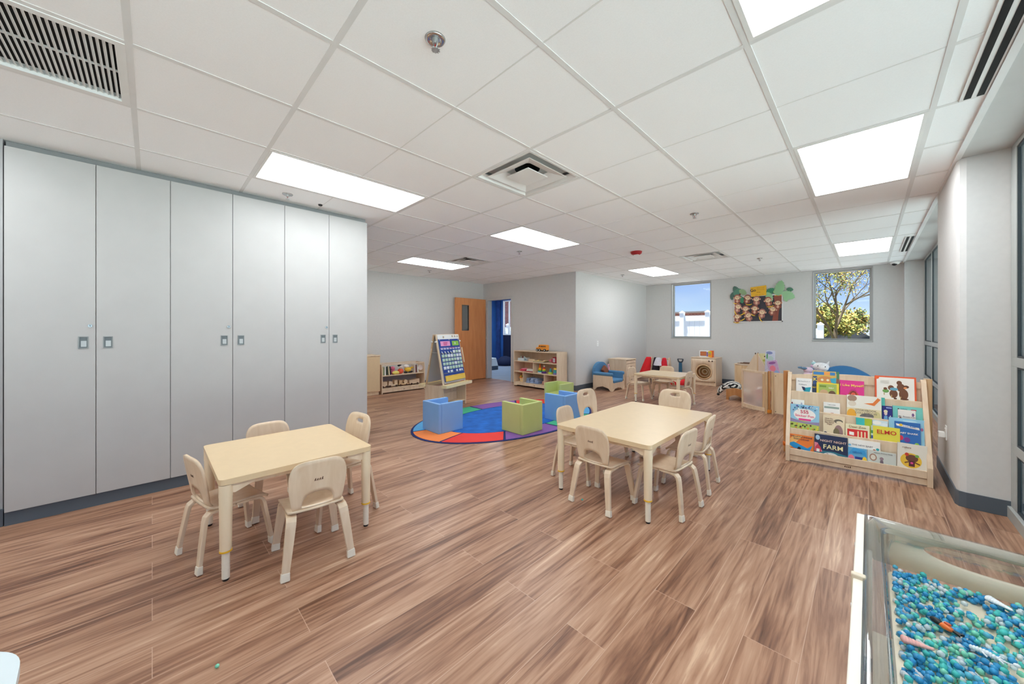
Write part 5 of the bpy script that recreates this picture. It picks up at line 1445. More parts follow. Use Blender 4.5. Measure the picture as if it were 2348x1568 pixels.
for k in range(4):
    cx = W * .45 + k * .011; hh = (.010, .007, .008, .012)[k]
    mb.prism([(cx - .004, .036), (cx - .001, .036), (cx, .041), (cx + .003, .036), (cx + .004, .041), (cx + .003, .041 + hh), (cx - .002, .040 + hh), (cx - .004, .043)], .0112, .012, 'xz')
part('burned_mark', mb, M_mark, rt)
for nm, xx, yy, m_ in (('hinge_post', -.035, .33, M_orange), ('hinge_post', -.022, .365, M_honey), ('hinge_post', W + .035, .32, M_honey), ('hinge_post', W + .025, .355, M_birch)):
    mb = MB(); mb.cyl((xx, yy, 0), (xx, yy, .815), .018, n=16); part(nm, mb, m_, rt)
mb = MB(); mb.lathe([(.020, .06), (.023, .06), (.023, .10), (.020, .10)], (-.035, .33, 0), 16); part('hinge_band', mb, cm(232, 120, 30), rt)

COV = {}
def cc(*c): return cm(*c)
TXM = Matrix.Rotation(R(90), 4, 'X')
def book(tier, bx0, bx1, zt, layer, cover, art, texts, label, th=.010, zoff=0, roll=0, name='picture_book', page=None):
    zf = LIP[tier - 1] - .055 + zoff; h = zt - zf; w = bx1 - bx0 - .002
    yl = YT[tier - 1] + (.031 if layer == 0 else .0165 if layer == 1 else .0208 if layer == 3 else .0145)
    lean = R(-8)
    h = h / math.cos(lean)
    p = BKM @ Vector((bx0 + .001, yl, zf + .001))
    rt = thing(name, label, 'book', p); rt.rotation_euler = (lean, R(roll), BA)
    mb = MB(); mb.box(0, 0, 0, w, .0018, h); mb.box(0, th - .0018, 0, w, th, h); mb.box(0, 0, 0, .0018, th, h)
    part('cover', mb, cover, rt)
    mb = MB(); mb.box(.0018, .0018, .002, w - .002, th - .0018, h - .002); part('pages', mb, page or cc(244, 240, 230), rt)
    if art:
        mb = MB(); k = 0
        for a in art:
            t_, col = a[0], a[-1]; k += 1; e = -.0002 - .00012 * k
            if t_ == 'r': mb.box(a[1] * w, e, a[2] * h, a[3] * w, .0, a[4] * h, col)
            elif t_ == 'e': mb.prism(oval(a[1] * w, a[2] * h, a[3] * w, a[4] * h, 24), e, 0, 'xz', col)
            elif t_ == 'p': mb.prism([(q[0] * w, q[1] * h) for q in a[1]], e, 0, 'xz', col)
        part('cover_picture', mb, None, rt)
    for s, u, v, size, col in texts:
        text('title', s, size * h, col, rt, Matrix.Translation((u * w, -.0035, v * h)) @ TXM)
    return rt
wht, blk, red_, yel, nav = cc(244, 243, 238), cc(34, 34, 38), cc(214, 44, 44), cc(244, 206, 60), cc(34, 48, 84)
teal_, skyb, grn, orn, brn, pnk = cc(50, 170, 180), cc(120, 190, 226), cc(120, 176, 76), cc(240, 130, 50), cc(112, 70, 50), cc(232, 74, 150)
rnd = random.Random(11)
def specks(n, x0_, y0_, x1_, y1_, cols_, s=.02):
    return [('e', rnd.uniform(x0_, x1_), rnd.uniform(y0_, y1_), s * rnd.uniform(.5, 1.3), s * rnd.uniform(.5, 1.2), rnd.choice(cols_)) for _ in range(n)]
# tier 1 (bottom)
book(1, .010, .191, .247, 0, orn, [('p', [(0, .25), (.35, .25), (.9, .05), (1, .35), (1, 1), (0, 1)], orn), ('p', [(0, .2), (.55, .95), (.2, .95), (0, .7)], cc(246, 190, 110)), ('p', [(.05, .55), (.2, .62), (.75, .38), (.95, .55), (.85, .25), (.2, .3), (.03, .42)], cc(30, 150, 214)), ('e', .42, .3, .07, .09, blk), ('p', [(0, 0), (1, 0), (1, .12), (.5, .2), (0, .22)], cc(210, 220, 226))],
     [('THE LITTLE ENGINE', .5, .9, .1, nav), ('THAT COULD', .5, .78, .1, nav)], 'orange book with a blue train at the left end of the bottom tier', name='picture_book')
book(1, .195, .416, .283, 1, nav, [('p', [(0, 0), (1, 0), (1, .28), (.6, .36), (0, .34)], cc(46, 120, 140)), ('p', [(.0, .66), (.1, .64), (.25, .30), (0, .3)], cc(220, 130, 150)), ('p', [(.02, .28), (.2, .28), (.2, .46), (.11, .6), (.02, .46)], cc(200, 60, 80)), ('r', .06, .28, .16, .40, wht), ('e', .1, .86, .07, .1, cc(170, 206, 230)), ('e', .5, .14, .26, .17, cc(226, 226, 226)), ('e', .4, .2, .05, .06, cc(120, 116, 124)), ('e', .6, .14, .06, .07, cc(110, 108, 116)), ('p', [(0, 0), (.2, 0), (.25, .2), (0, .25)], cc(120, 186, 214))],
     [('NIGHT NIGHT', .57, .76, .125, cc(236, 206, 190)), ('FARM', .57, .52, .25, cc(240, 232, 180))], 'dark blue book titled NIGHT NIGHT FARM on the bottom tier')
book(1, .418, .616, .281, 0, wht, [('e', .82, .62, .06, .09, cc(190, 96, 60)), ('e', .92, .72, .05, .05, teal_), ('e', .05, .75, .05, .04, skyb)],
     [('THE NEW BABY', .45, .78, .085, cc(140, 140, 146)), ('and me', .5, .66, .06, cc(120, 120, 130))], 'white book with small animals behind the pig book, bottom tier')
book(1, .416, .535, .213, 1, cc(96, 170, 214), [('p', [(0, .6), (.3, 1), (.9, .9), (1, .55), (.6, .7)], cc(60, 160, 220)), ('e', .18, .35, .17, .22, cc(236, 130, 150)), ('e', .18, .3, .08, .07, cc(206, 80, 110)), ('r', .38, 0, .8, .5, cc(40, 60, 140)), ('e', .6, .18, .15, .16, cc(226, 210, 220)), ('e', .88, .35, .12, .2, yel)], [('HELLO', .5, .74, .13, cc(30, 90, 160))], 'light blue book with a pink pig on the bottom tier')
book(1, .537, .705, .214, 1, cc(206, 212, 206), [('e', .2, .62, .13, .2, cc(170, 130, 110)), ('e', .2, .62, .09, .14, cc(226, 220, 206)), ('e', .5, .4, .06, .16, cc(120, 104, 116)), ('e', .5, .6, .07, .09, cc(150, 130, 140)), ('r', 0, 0, 1, .1, cc(214, 190, 90)), ('e', .72, .14, .1, .06, cc(200, 90, 70)), ('e', .9, .2, .1, .14, cc(120, 150, 110)), ('e', .12, .2, .1, .13, cc(130, 160, 90))], [('Hickory Dickory Dock', .55, .9, .08, cc(110, 110, 110))], 'grey book with a mouse and a clock on the bottom tier')
book(1, .705, .868, .312, 2, cc(228, 224, 212), [('e', .47, .42, .36, .26, cc(232, 190, 60)), ('e', .5, .5, .21, .13, brn), ('e', .33, .62, .07, .06, cc(200, 60, 40)), ('e', .67, .6, .07, .05, grn), ('r', .40, .22, .60, .42, cc(90, 40, 50)), ('e', .5, .34, .05, .035, pnk), ('p', [(.25, .34), (.42, .40), (.42, .36), (.27, .30)], brn), ('p', [(.58, .40), (.78, .34), (.76, .30), (.58, .36)], brn)], [('colors', .32, .86, .085, cc(150, 120, 110))], 'cream book titled colors with a brown bear on a yellow circle', th=.012, zoff=.02, roll=1.5)
# tier 2
book(2, .016, .228, .52, 1, cc(150, 200, 226), [('p', [(0, 0), (1, 0), (1, .42), (0, .5)], cc(180, 200, 96)), ('p', [(0, .40), (1, .36), (1, .47), (.5, .43), (0, .52)], cc(150, 140, 176)), ('e', .5, .67, .38, .20, wht), ('r', .3, .47, .72, .54, pnk), ('e', .82, .08, .14, .08, cc(240, 190, 70))] + specks(46, .05, .04, .95, .36, [cc(90, 110, 40), cc(230, 210, 80), brn, blk, cc(200, 220, 120), orn], .03) + specks(22, .04, .80, .96, .97, [nav, wht, cc(90, 90, 160), cc(60, 130, 170)], .025),
     [('555', .5, .76, .15, cc(206, 50, 90)), ('Sticker Fun', .5, .63, .11, cc(226, 100, 130))], 'blue and green sticker book titled 555 Sticker Fun on the second tier')
book(2, .252, .400, .448, 0, cc(232, 216, 184), [('e', .72, .32, .2, .3, cc(150, 120, 120)), ('e', .62, .3, .14, .18, cc(120, 110, 80)), ('e', .72, .78, .2, .09, cc(110, 104, 90)), ('e', .76, .74, .14, .06, cc(232, 216, 184)), ('e', .12, .18, .1, .1, nav)], [('How Do', .28, .86, .075, brn), ('Dinosaurs', .3, .78, .075, brn), ('Say Good', .3, .70, .075, brn), ('Night', .3, .62, .075, brn)], 'beige book with a grey dinosaur on the second tier')
book(2, .402, .556, .400, 1, cc(240, 232, 196), [('r', .08, .12, .92, .72, red_), ('r', .50, .12, .56, .64, cc(240, 226, 180)), ('r', .64, .12, .70, .64, cc(240, 226, 180)), ('r', .78, .12, .84, .64, cc(240, 226, 180)), ('p', [(.16, .40), (.36, .38), (.36, .56), (.16, .58)], wht)], [('Dear Zoo', .5, .86, .17, cc(150, 130, 90))], 'cream and red book titled Dear Zoo on the second tier')
book(2, .469, .571, .458, 0, cc(60, 190, 190), [('r', .55, 0, 1, 1, cc(180, 200, 50)), ('p', [(0, 0), (.06, 0), (.0, 1)], orn)], [], 'teal and lime book peeking out behind the Dear Zoo book')
book(2, .572, .666, .454, 0, cc(206, 228, 240), [('e', .3, .9, .3, .08, wht), ('e', .75, .85, .25, .07, cc(226, 238, 250))], [], 'pale sky-blue book peeking out behind the yellow one with red letters')
book(2, .562, .733, .411, 2, cc(232, 222, 76), [('r', 0, 0, .07, 1, cc(190, 210, 190)), ('r', 0, .1, .07, .25, cc(200, 60, 50)), ('r', 0, .35, .07, .5, cc(60, 90, 160)), ('r', 0, .6, .07, .75, cc(70, 150, 90)), ('p', [(.1, 0), (1, 0), (1, .10), (.55, .16), (.1, .10)], red_)], [('ELMO', .54, .72, .27, cc(206, 50, 40))], 'yellow board book with a title in big red capitals on the second tier', th=.006)
book(2, .702, .847, .468, 3, cc(44, 110, 186), [('p', [(.05, .92), (.95, .84), (.97, .76), (.08, .84)], wht), ('e', .22, .42, .12, .09, cc(220, 50, 90)), ('e', .48, .37, .12, .09, cc(120, 60, 150)), ('e', .85, .2, .10, .10, cc(150, 210, 80)), ('e', .25, .88, .07, .045, yel), ('p', [(0, 0), (.6, 0), (.5, .06), (.2, .08), (0, .1)], wht)], [('I Can Read!', .58, .845, .065, cc(44, 110, 186)), ('BABY SHARK', .52, .60, .085, wht)], 'blue reader with balloons titled BABY SHARK on the second tier')
book(2, .669, .870, .494, 0, cc(150, 206, 232), [('e', .6, .92, .2, .03, cc(190, 226, 240)), ('e', .93, .7, .04, .05, cc(170, 110, 160))], [], 'large light blue book behind the blue reader with balloons')
# tier 3
book(3, .017, .118, .554, 0, wht, [('e', .08, .72, .06, .1, cc(140, 70, 80)), ('r', .1, .0, .9, .3, skyb), ('e', .8, .75, .06, .08, cc(180, 180, 200))], [], 'small white book peeking out behind the sticker book')
book(3, .254, .370, .558, 0, cc(240, 240, 236), [('r', .05, .62, .95, .74, cc(150, 170, 160)), ('p', [(.05, .22), (.3, .34), (.45, .34), (.45, .18), (.1, .18)], red_), ('r', .45, .2, .62, .36, cc(170, 40, 40)), ('p', [(.62, .18), (.62, .34), (.95, .26), (.95, .18)], cc(90, 80, 84))], [('I see a train', .5, .86, .08, cc(110, 110, 120))], 'white book with a red and grey train on the third tier')
book(3, .413, .632, .645, 1, cc(240, 238, 226), [('r', 0, 0, 1, .52, cc(232, 220, 180)), ('e', .14, .28, .14, .2, cc(238, 176, 60)), ('e', .60, .22, .22, .14, cc(120, 116, 116)), ('e', .16, .88, .14, .12, cc(170, 140, 120)), ('e', .16, .68, .12, .1, cc(226, 216, 196)), ('p', [(.5, .72), (.8, .66), (.98, .9), (.9, .96), (.76, .76)], cc(232, 130, 60)), ('e', .88, .25, .1, .2, cc(214, 206, 150))],
     [('STORYBOOK', .56, .455, .095, cc(150, 140, 120)), ('COLLECTION', .56, .355, .095, cc(150, 140, 120))], 'large cream book titled STORYBOOK COLLECTION in the middle of the third tier', th=.014)
book(3, .560, .654, .642, 0, cc(84, 190, 178), [], [], 'teal book behind the right edge of the storybook collection')
book(3, .634, .696, .577, 1, cc(38, 44, 130), [('p', [(.05, 0), (.65, 0), (.5, .5), (.2, .5)], cc(110, 170, 216)), ('e', .35, .62, .16, .10, cc(230, 210, 206)), ('e', .35, .72, .2, .08, cc(232, 224, 190)), ('e', .8, .5, .05, .03, wht), ('r', .4, .88, .95, .94, cc(150, 170, 220))], [], 'narrow navy book with a light blue dress on the third tier')
book(3, .697, .868, .585, 0, cc(124, 208, 200), [('e', .75, .10, .3, .25, cc(66, 76, 160)), ('e', .2, .86, .03, .03, blk), ('r', .62, .82, .80, .88, cc(200, 60, 70))], [('colors', .38, .87, .09, cc(60, 110, 120))], 'turquoise book behind the small white MOO book on the third tier')
book(3, .726, .828, .560, 1, cc(240, 236, 230), [('e', .14, .4, .1, .18, cc(130, 70, 60)), ('e', .85, .75, .07, .09, cc(120, 90, 140))], [('MOO!', .6, .34, .24, cc(196, 60, 80)), ('Mr. Brown Can', .5, .62, .1, cc(130, 120, 120))], 'small white book titled MOO! in front of the turquoise one')
# tier 4
book(4, .051, .173, .756, 0, cc(236, 236, 234), [('p', [(.1, .22), (.5, .3), (.36, .55), (.6, .50), (.95, .55), (.85, .25), (.6, .22)], cc(30, 160, 180)), ('p', [(.35, .55), (.55, .52), (.6, .35), (.45, .35)], nav), ('r', .1, .2, .9, .24, cc(60, 110, 90))], [('My First Book of', .5, .84, .075, cc(170, 172, 176)), ('Colours', .42, .66, .10, cc(110, 112, 118))], 'white book with a turquoise shape at the left of the top tier')
book(4, .174, .344, .835, 0, cc(214, 180, 90), [('r', .04, .86, .96, .97, cc(60, 130, 190)), ('r', .5, .86, .75, .97, cc(236, 160, 80)), ('e', .55, .68, .34, .14, cc(206, 140, 80)), ('e', .42, .68, .06, .04, cc(236, 230, 200)), ('e', .66, .68, .06, .04, cc(236, 230, 200)), ('p', [(.75, .74), (1, .78), (1, .56), (.8, .60)], cc(60, 170, 200)), ('r', 0, 0, .18, .50, cc(40, 60, 90)), ('p', [(.02, .5), (.2, .5), (.2, .8), (.02, .8)], cc(50, 80, 140))],
     [('K', .12, .68, .18, cc(240, 220, 90)), ('FESTI', .09, .38, .06, yel)], 'tall magazine with an animal face sticking up from the top tier', name='magazine')
book(4, .204, .364, .729, 1, cc(240, 216, 60), [('r', .10, .05, .90, .93, cc(170, 190, 100)), ('e', .34, .36, .2, .22, cc(206, 170, 130)), ('e', .70, .34, .16, .2, cc(110, 80, 60)), ('r', .14, .72, .44, .84, cc(120, 150, 60))], [('Safari', .66, .70, .11, wht)], 'yellow-bordered animal magazine in front of the tall magazine', name='magazine')
book(4, .300, .369, .836, 2, cc(70, 130, 90), [('r', .6, .6, 1, .8, cc(140, 90, 70))], [], 'green book edge showing behind the magazines', zoff=0) if False else book(4, .346, .366, .834, 0, cc(70, 130, 90), [('r', .1, .55, 1, .75, cc(140, 90, 70))], [], 'narrow green book edge right of the tall magazine')
book(4, .368, .530, .764, 0, cc(226, 56, 146), [('p', [(.38, .0), (.76, .0), (.78, .36), (.66, .5), (.46, .5), (.36, .36)], cc(226, 100, 70))] + [('p', [(.56 + .20 * math.cos(R(a)), .36 + .28 * math.sin(R(a))), (.56 + .10 * math.cos(R(a + 9)), .32 + .12 * math.sin(R(a + 9))), (.56 + .10 * math.cos(R(a - 9)), .32 + .12 * math.sin(R(a - 9)))], cc(60, 20, 40)) for a in range(0, 181, 18)] + [('e', .50, .30, .02, .02, wht), ('e', .62, .30, .02, .02, wht)],
     [('I Like Myself!', .5, .76, .16, cc(250, 220, 110))], 'pink book titled I Like Myself! on the top tier')
bear, bear2 = cc(116, 72, 46), cc(98, 58, 36)
book(4, .595, .841, .826, 1, cc(228, 96, 54), [('r', .045, .0, .955, .95, cc(242, 240, 232)), ('e', .05, .93, .06, .05, cc(240, 100, 40)), ('e', .70, .40, .11, .18, bear), ('e', .64, .62, .10, .14, bear), ('e', .60, .78, .065, .075, bear), ('e', .76, .66, .07, .05, bear2), ('e', .46, .40, .10, .14, bear), ('e', .40, .60, .075, .085, bear), ('e', .47, .56, .10, .05, cc(110, 180, 206)), ('e', .27, .48, .08, .06, cc(110, 160, 80)), ('e', .26, .56, .045, .045, bear), ('r', .22, .34, .24, .42, cc(200, 170, 110)), ('r', .40, .26, .42, .36, cc(200, 170, 110)), ('r', .62, .20, .64, .32, cc(200, 170, 110)), ('e', .5, .24, .04, .03, bear2), ('e', .72, .24, .1, .03, bear2), ('e', .74, .62, .04, .035, cc(230, 150, 90))] + [('r', .14, .84 - .03 * k, .36, .845 - .03 * k, cc(200, 200, 196)) for k in range(4)] + [('r', .2, .10 - .03 * k, .8, .105 - .03 * k, cc(200, 200, 196)) for k in range(2)],
     [], 'large white book with a red border and three brown bears on the top tier', th=.014)

# ================================================================= MONKEY BULLETIN BOARD
PX0, PZ0 = -2.158, 1.41
def bw(zx, zy): return ((zx - 315) * .00059, (1330 - zy) * .000687)     # photograph detail -> metres on the board
rt = thing('bulletin_board', 'bulletin board with paper monkeys, bananas and palm leaves between the far windows', 'bulletin board', (PX0, 9.3, PZ0))
BW, BH = .891, .575
mb = MB(); f = .016
for q in ((0, 0, BW, f), (0, BH - f, BW, BH), (0, f, f, BH - f), (BW - f, f, BW, BH - f)): mb.box(q[0], -.018, q[1], q[2], 0, q[3])
part('frame', mb, M_white, rt, bevel=.002)
mb = MB(); mb.box(f, -.012, f, BW - f, -.002, BH - f); part('black_backing', mb, cm(58, 56, 64), rt)
for x in (.006, BW - .006):
    mb = MB(); mb.ell((x, -.019, .006), (.012, .006, .012), n=14, m=8); part('corner_cap', mb, M_black, rt)
def cut(name, polys, y, label=None, parent=None):
    mb = MB()
    for k, (pts, c) in enumerate(polys): mb.prism(pts, y - .0022 - .0007 * k, y - .0007 * k, 'xz', c)
    return part(name, mb, None, parent or rt, label=label)
trunk, trunk2 = cc(150, 82, 66), cc(132, 62, 48)
def Pz(l): return [bw(*p) for p in l]
cut('palm_trunk', [(Pz([(1520, 1310), (1690, 1310), (1700, 1140), (1720, 980), (1830, 680), (1820, 540), (1720, 500), (1560, 560), (1600, 720), (1580, 940)]), trunk), (Pz([(1580, 540), (1820, 540), (1800, 490), (1620, 485)]), cc(226, 160, 60))], -.013)
cut('palm_trunk', [(Pz([(330, 1310), (500, 1330), (520, 1180), (420, 960), (440, 720), (550, 400), (470, 340), (360, 420), (330, 700)]), trunk2)], -.013)
def leaf(cx, cy, L, ang, c, w=.36, n=7):
    """split palm leaf outline in board pixels"""
    left, right = [], []
    for i in range(n * 2 + 1):
        f_ = i / (n * 2.0); ww = L * w * math.sin(PI * min(1, f_ * .95 + .05)) ** .7 * (1 if i % 2 == 0 else .68)
        left.append((L * f_ - L / 2, ww)); right.append((L * f_ - L / 2, -ww))
    pts = left + list(reversed(right)); a = R(ang); out = []
    for x, y in pts: out.append(bw(cx + x * math.cos(a) - y * math.sin(a), cy + x * math.sin(a) + y * math.cos(a)))
    return [(out, c)]
dg, mg, lg_ = cc(70, 124, 98), cc(64, 140, 104), cc(150, 196, 148)
for k, (cx, cy, L, a_, c) in enumerate([(400, 300, 330, 60, cc(86, 124, 112)), (270, 470, 260, 100, cc(76, 110, 98)), (430, 340, 300, 150, cc(90, 146, 124)), (620, 360, 280, 30, cc(150, 178, 132)), (570, 600, 260, 70, mg), (1450, 400, 330, -35, mg), (2030, 370, 200, 10, dg), (1740, 300, 470, -75, lg_), (1440, 560, 330, 60, lg_), (1990, 540, 400, 25, cc(156, 204, 156)), (1920, 620, 240, 80, cc(160, 206, 158)), (1680, 430, 260, 10, cc(158, 200, 140))]):
    cut('palm_leaf', leaf(cx, cy, L, a_, c), -.019 - .0012 * (k % 5))
skin, skin2, fur = cc(224, 176, 150), cc(236, 206, 168), cc(146, 82, 66)
for k, (cx, cy, tl) in enumerate([(435, 520, 0), (775, 545, 15), (1050, 605, 0), (1400, 655, -12), (1690, 750, 0), (470, 820, 18), (705, 895, 0), (1000, 895, 4), (1225, 1020, 8), (1545, 935, 14), (435, 1140, 0), (790, 1110, -16)]):
    def el(dx, dy, rx, ry, n=18):
        a = R(tl); out = []
        for i in range(n):
            t2 = 2 * PI * i / n; x = dx + rx * math.cos(t2); y = dy + ry * math.sin(t2)
            out.append(bw(cx + x * math.cos(a) - y * math.sin(a), cy + x * math.sin(a) + y * math.cos(a)))
        return out
    ff = [cc(158, 92, 76), cc(146, 82, 66), cc(170, 108, 96)][k % 3]
    cut('monkey_cutout', [(el(0, 130, 62, 85), ff), (el(-75, 110, 22, 60), ff), (el(78, 120, 22, 56), ff), (el(-105, 8, 28, 28), skin), (el(105, 8, 28, 28), skin), (el(0, -8, 104, 92), ff), (el(0, 125, 38, 42), skin), (el(0, 10, 82, 66), skin2), (el(-30, -12, 10, 14), blk), (el(30, -12, 10, 14), blk), (el(0, 14, 12, 7), fur)], -.024 - .0015 * (k % 3))
for k, (cx, cy, a_) in enumerate([(810, 750, 0), (1460, 840, -10), (400, 700, 10), (400, 1020, 60), (600, 1050, -30), (740, 1050, 10), (930, 1080, 30), (600, 1235, -25), (1190, 1240, 60), (420, 1325, 5)]):
    pts = []
    for i in range(11): t2 = R(20 + 140 * i / 10); pts.append((115 * math.cos(t2), 62 * math.sin(t2) - 20))
    for i in range(11): t2 = R(160 - 140 * i / 10); pts.append((112 * math.cos(t2), 22 * math.sin(t2) - 10))
    a = R(a_); cut('banana_cutout', [([bw(cx + x * math.cos(a) - y * math.sin(a), cy + x * math.sin(a) + y * math.cos(a)) for x, y in pts], cc(236, 190, 48))], -.030)
sg = cut('yellow_sign', [(Pz([(860, 225), (1350, 190), (1352, 500), (890, 530)]), cc(240, 184, 44))], -.030)
q = bw(945, 330); text('lettering', 'Go', .085, blk, sg, Matrix.Translation((q[0], -.0345, q[1])) @ Matrix.Rotation(R(-4), 4, 'Y') @ TXM)
ink = cc(170, 110, 30)
mb = MB()
for k in range(7):
    for hh in (279, 334):
        q = bw(1070 + 34 * k, hh); mb.box(q[0], -.0335, q[1], q[0] + .004, -.0325, q[1] + .020); mb.box(q[0] + .004, -.0335, q[1] + (.008 if k % 2 else .016), q[0] + .012, -.0325, q[1] + (.012 if k % 2 else .020))
part('handwriting', mb, ink, sg)
mb = MB()
for k in range(4):
    q = bw(1060 + 30 * k, 405); mb.box(q[0], -.0335, q[1], q[0] + .012, -.0325, q[1] + .012)
part('handwriting', mb, ink, sg)
mb = MB()
for k in range(6):
    q = bw(1010 + 46 * k, 475); mb.box(q[0], -.0335, q[1], q[0] + .010, -.0325, q[1] + .006 + .006 * (k % 2))
part('handwriting', mb, ink, sg)

# ================================================================= OUTDOORS
M_asph = mat('asphalt', (128, 128, 128), .95, vary=.12, scale=4); M_bounce = mat('bounce_concrete', (232, 232, 229), .95, vary=.03, scale=2); M_grass = mat('grass', (150, 150, 96), 1, vary=.2, scale=2)
mb = MB(); mb.box(-70, 9.6, -.6, 60, 80, -.12); mb.box(.9, -30, -.6, 60, 9.6, -.12, M_bounce); mb.box(-70, -30, -.6, -11, 9.6, -.12)  # pale concrete by the storefront added to bounce sunlight onto the ceiling
solo('ground', mb, M_asph, 'grey asphalt ground outside the windows', 'ground')['kind'] = 'structure'
bpy.data.objects['ground'].pop('label'); bpy.data.objects['ground'].pop('category')
mb = MB(); mb.box(-3.2, 16, -.12, 3.4, 19.5, .1)
solo('planting_strip', mb, M_grass, 'strip of dry grass under the tree outside the right far window', 'grass')
M_vinyl = mat('white_vinyl', (226, 232, 233), .4)
def vinyl_fence(x0, x1, y, h, step, label):
    rt = thing('vinyl_fence', label, 'fence', (x0, y, -.12)); L = x1 - x0; n = max(1, round(L / step)); s = L / n
    for i in range(n + 1):
        mb = MB(); mb.box(i * s - .065, -.065, 0, i * s + .065, .065, h + .10); mb.add([(i * s - .08, -.08, h + .10), (i * s + .08, -.08, h + .10), (i * s + .08, .08, h + .10), (i * s - .08, .08, h + .10), (i * s, 0, h + .17)], [(0, 1, 4), (1, 2, 4), (2, 3, 4), (3, 0, 4), (3, 2, 1, 0)], None)
        part('post', mb, M_vinyl, rt)
    for i in range(n):
        mb = MB(); a, b = i * s + .065, (i + 1) * s - .065
        mb.box(a, -.03, .05, b, .03, .20); mb.box(a, -.03, h - .17, b, .03, h); k = int((b - a) / .15)
        for j in range(k): mb.box(a + (b - a) * j / k, -.012, .2, a + (b - a) * (j + 1) / k - .006, .012, h - .17)
        part('panel', mb, M_vinyl, rt)
vinyl_fence(-6.75, -2.85, 12.5, 1.83, .79 * 1.0 + .0, 'white vinyl privacy fence outside the left far window')
vinyl_fence(-1.9, -.90, 12.5, 1.40, 1.0, 'short white vinyl fence end outside the right far window')
vinyl_fence(-15.5, -9.5, 11.3, 1.5, 2.0, 'white vinyl fence outside the window of the blue room')
mb = MB(); mb.box(-9.4, 21, -.12, -6.2, 24, 2.2); mb.box(-9.5, 20.9, 2.2, -6.1, 24.1, 2.28, mat('roof_grey', (120, 116, 114), .9)); solo('brick_building', mb, M_brick, 'low brick building just visible above the fence in the left far window', 'building')
mb = MB(); mb.box(-26, 17, -.12, -13, 20, 3.35); mb.box(-26.2, 16.8, 3.35, -12.8, 20.2, 3.5, mat('roof_grey', (120, 116, 114), .9)); solo('brick_building', mb, M_brick, 'brick building seen through the window of the blue room', 'building')

M_bark = mat('bark', (82, 72, 56), .95, vary=.2, scale=12)
LEAF = [mat('leaf_yellow', (160, 150, 66), .8), mat('leaf_olive', (110, 118, 52), .8), mat('leaf_orange', (150, 112, 54), .8), mat('leaf_green', (82, 98, 44), .8)]
def tree(name, loc, h, spread, trunk_r, depth, nleaf, label, seed, wts, leaf=.12, trunk_h=.22, group=None):
    rnd = random.Random(seed); rt = thing(name, label, 'tree', loc, 0, group)
    wood = MB(); lv = MB(); tips = []
    def br(p, d, L, r, k):
        n = 3; pts = [p]
        for i in range(n):
            d = (d + Vector((rnd.uniform(-.14, .14), rnd.uniform(-.14, .14), rnd.uniform(-.02, .10)))).normalized(); q = pts[-1] + d * (L / n); pts.append(q)
        for i in range(n): wood.cyl(pts[i], pts[i + 1], r * (1 - .25 * i / n), r * (1 - .25 * (i + 1) / n), 7 if k < 3 else 5, cap=False)
        if k >= depth - 2: tips.extend(pts[1:])
        if k >= depth: return
        m_ = 3 if k < 3 else rnd.choice((2, 3))
        for j in range(m_):
            az = rnd.uniform(0, 2 * PI); el = rnd.uniform(.35, .85) * spread
            o = d.orthogonal().normalized(); o.rotate(Matrix.Rotation(az + 2 * PI * j / m_, 3, d)); nd = (d * math.cos(el) + o * math.sin(el)).normalized(); nd.z = nd.z * .8 + .18
            br(pts[-1] if j < 2 else pts[2], nd.normalized(), L * rnd.uniform(.66, .86), r * .62, k + 1)
    br(Vector((0, 0, 0)), Vector((0, 0, 1)), h * trunk_h, trunk_r, 0)
    for i in range(nleaf):
        p = rnd.choice(tips) + Vector((rnd.gauss(0, .12), rnd.gauss(0, .12), rnd.gauss(0, .10))) * (h / 5)
        a = Vector((rnd.uniform(-1, 1), rnd.uniform(-1, 1), rnd.uniform(-1, 1))).normalized(); b = a.orthogonal().normalized(); s = leaf * rnd.uniform(.6, 1.2)
        lv.add([p - a * s * .5, p + b * s * .28, p + a * s * .5, p - b * s * .28], [(0, 1, 2, 3)], LEAF[rnd.choices(range(4), wts)[0]])
    part('trunk', wood, M_bark, rt, recalc=False); f_ = part('foliage', lv, LEAF[0], rt, recalc=False)
    return rt
tree('shade_tree', (-.95, 17.8, -.12), 5.2, 1.0, .075, 7, 9000, 'spreading yellow-green tree outside the right far window', 5, (4, 4, 2, 3), leaf=.07, trunk_h=.27)
tree('small_tree', (-2.0, 22.5, -.12), 4.2, 1.2, .10, 5, 5200, 'leafy yellow tree to the left behind the spreading tree', 9, (5, 4, 1, 3), leaf=.15)
tree('small_tree', (-.4, 27, -.12), 3.6, 1.3, .10, 5, 4200, 'orange-yellow tree behind the spreading tree trunk', 12, (3, 3, 3, 2), leaf=.16)
tree('small_tree', (2.2, 34, -.12), 4.6, 1.3, .12, 5, 4200, 'dark green tree at the right behind the green canopy', 21, (0, 2, 1, 6), leaf=.22)
tree('small_tree', (-12.4, 31, -.12), 3.2, 1.2, .10, 4, 2200, 'dark tree top above the fence at the left edge of the left far window', 31, (0, 1, 2, 6), leaf=.16)
def hedge(name, x0, x1, y, h, n, label, wts, seed):
    rnd = random.Random(seed); mb = MB()
    for i in range(n):
        x = rnd.uniform(x0, x1); yy = y + rnd.uniform(-.5, .5); z = -.12 + h * (1 - rnd.random() ** 2) * (.75 + .25 * math.sin(x * 2.1))
        a = Vector((rnd.uniform(-1, 1), rnd.uniform(-1, 1), rnd.uniform(-1, 1))).normalized(); b = a.orthogonal().normalized(); s = .22
        p = Vector((x, yy, z)); mb.add([p - a * s * .5, p + b * s * .3, p + a * s * .5, p - b * s * .3], [(0, 1, 2, 3)], LEAF[rnd.choices(range(4), wts)[0]])
    tag(part(name, mb, LEAF[0], None, recalc=False), label, 'hedge')
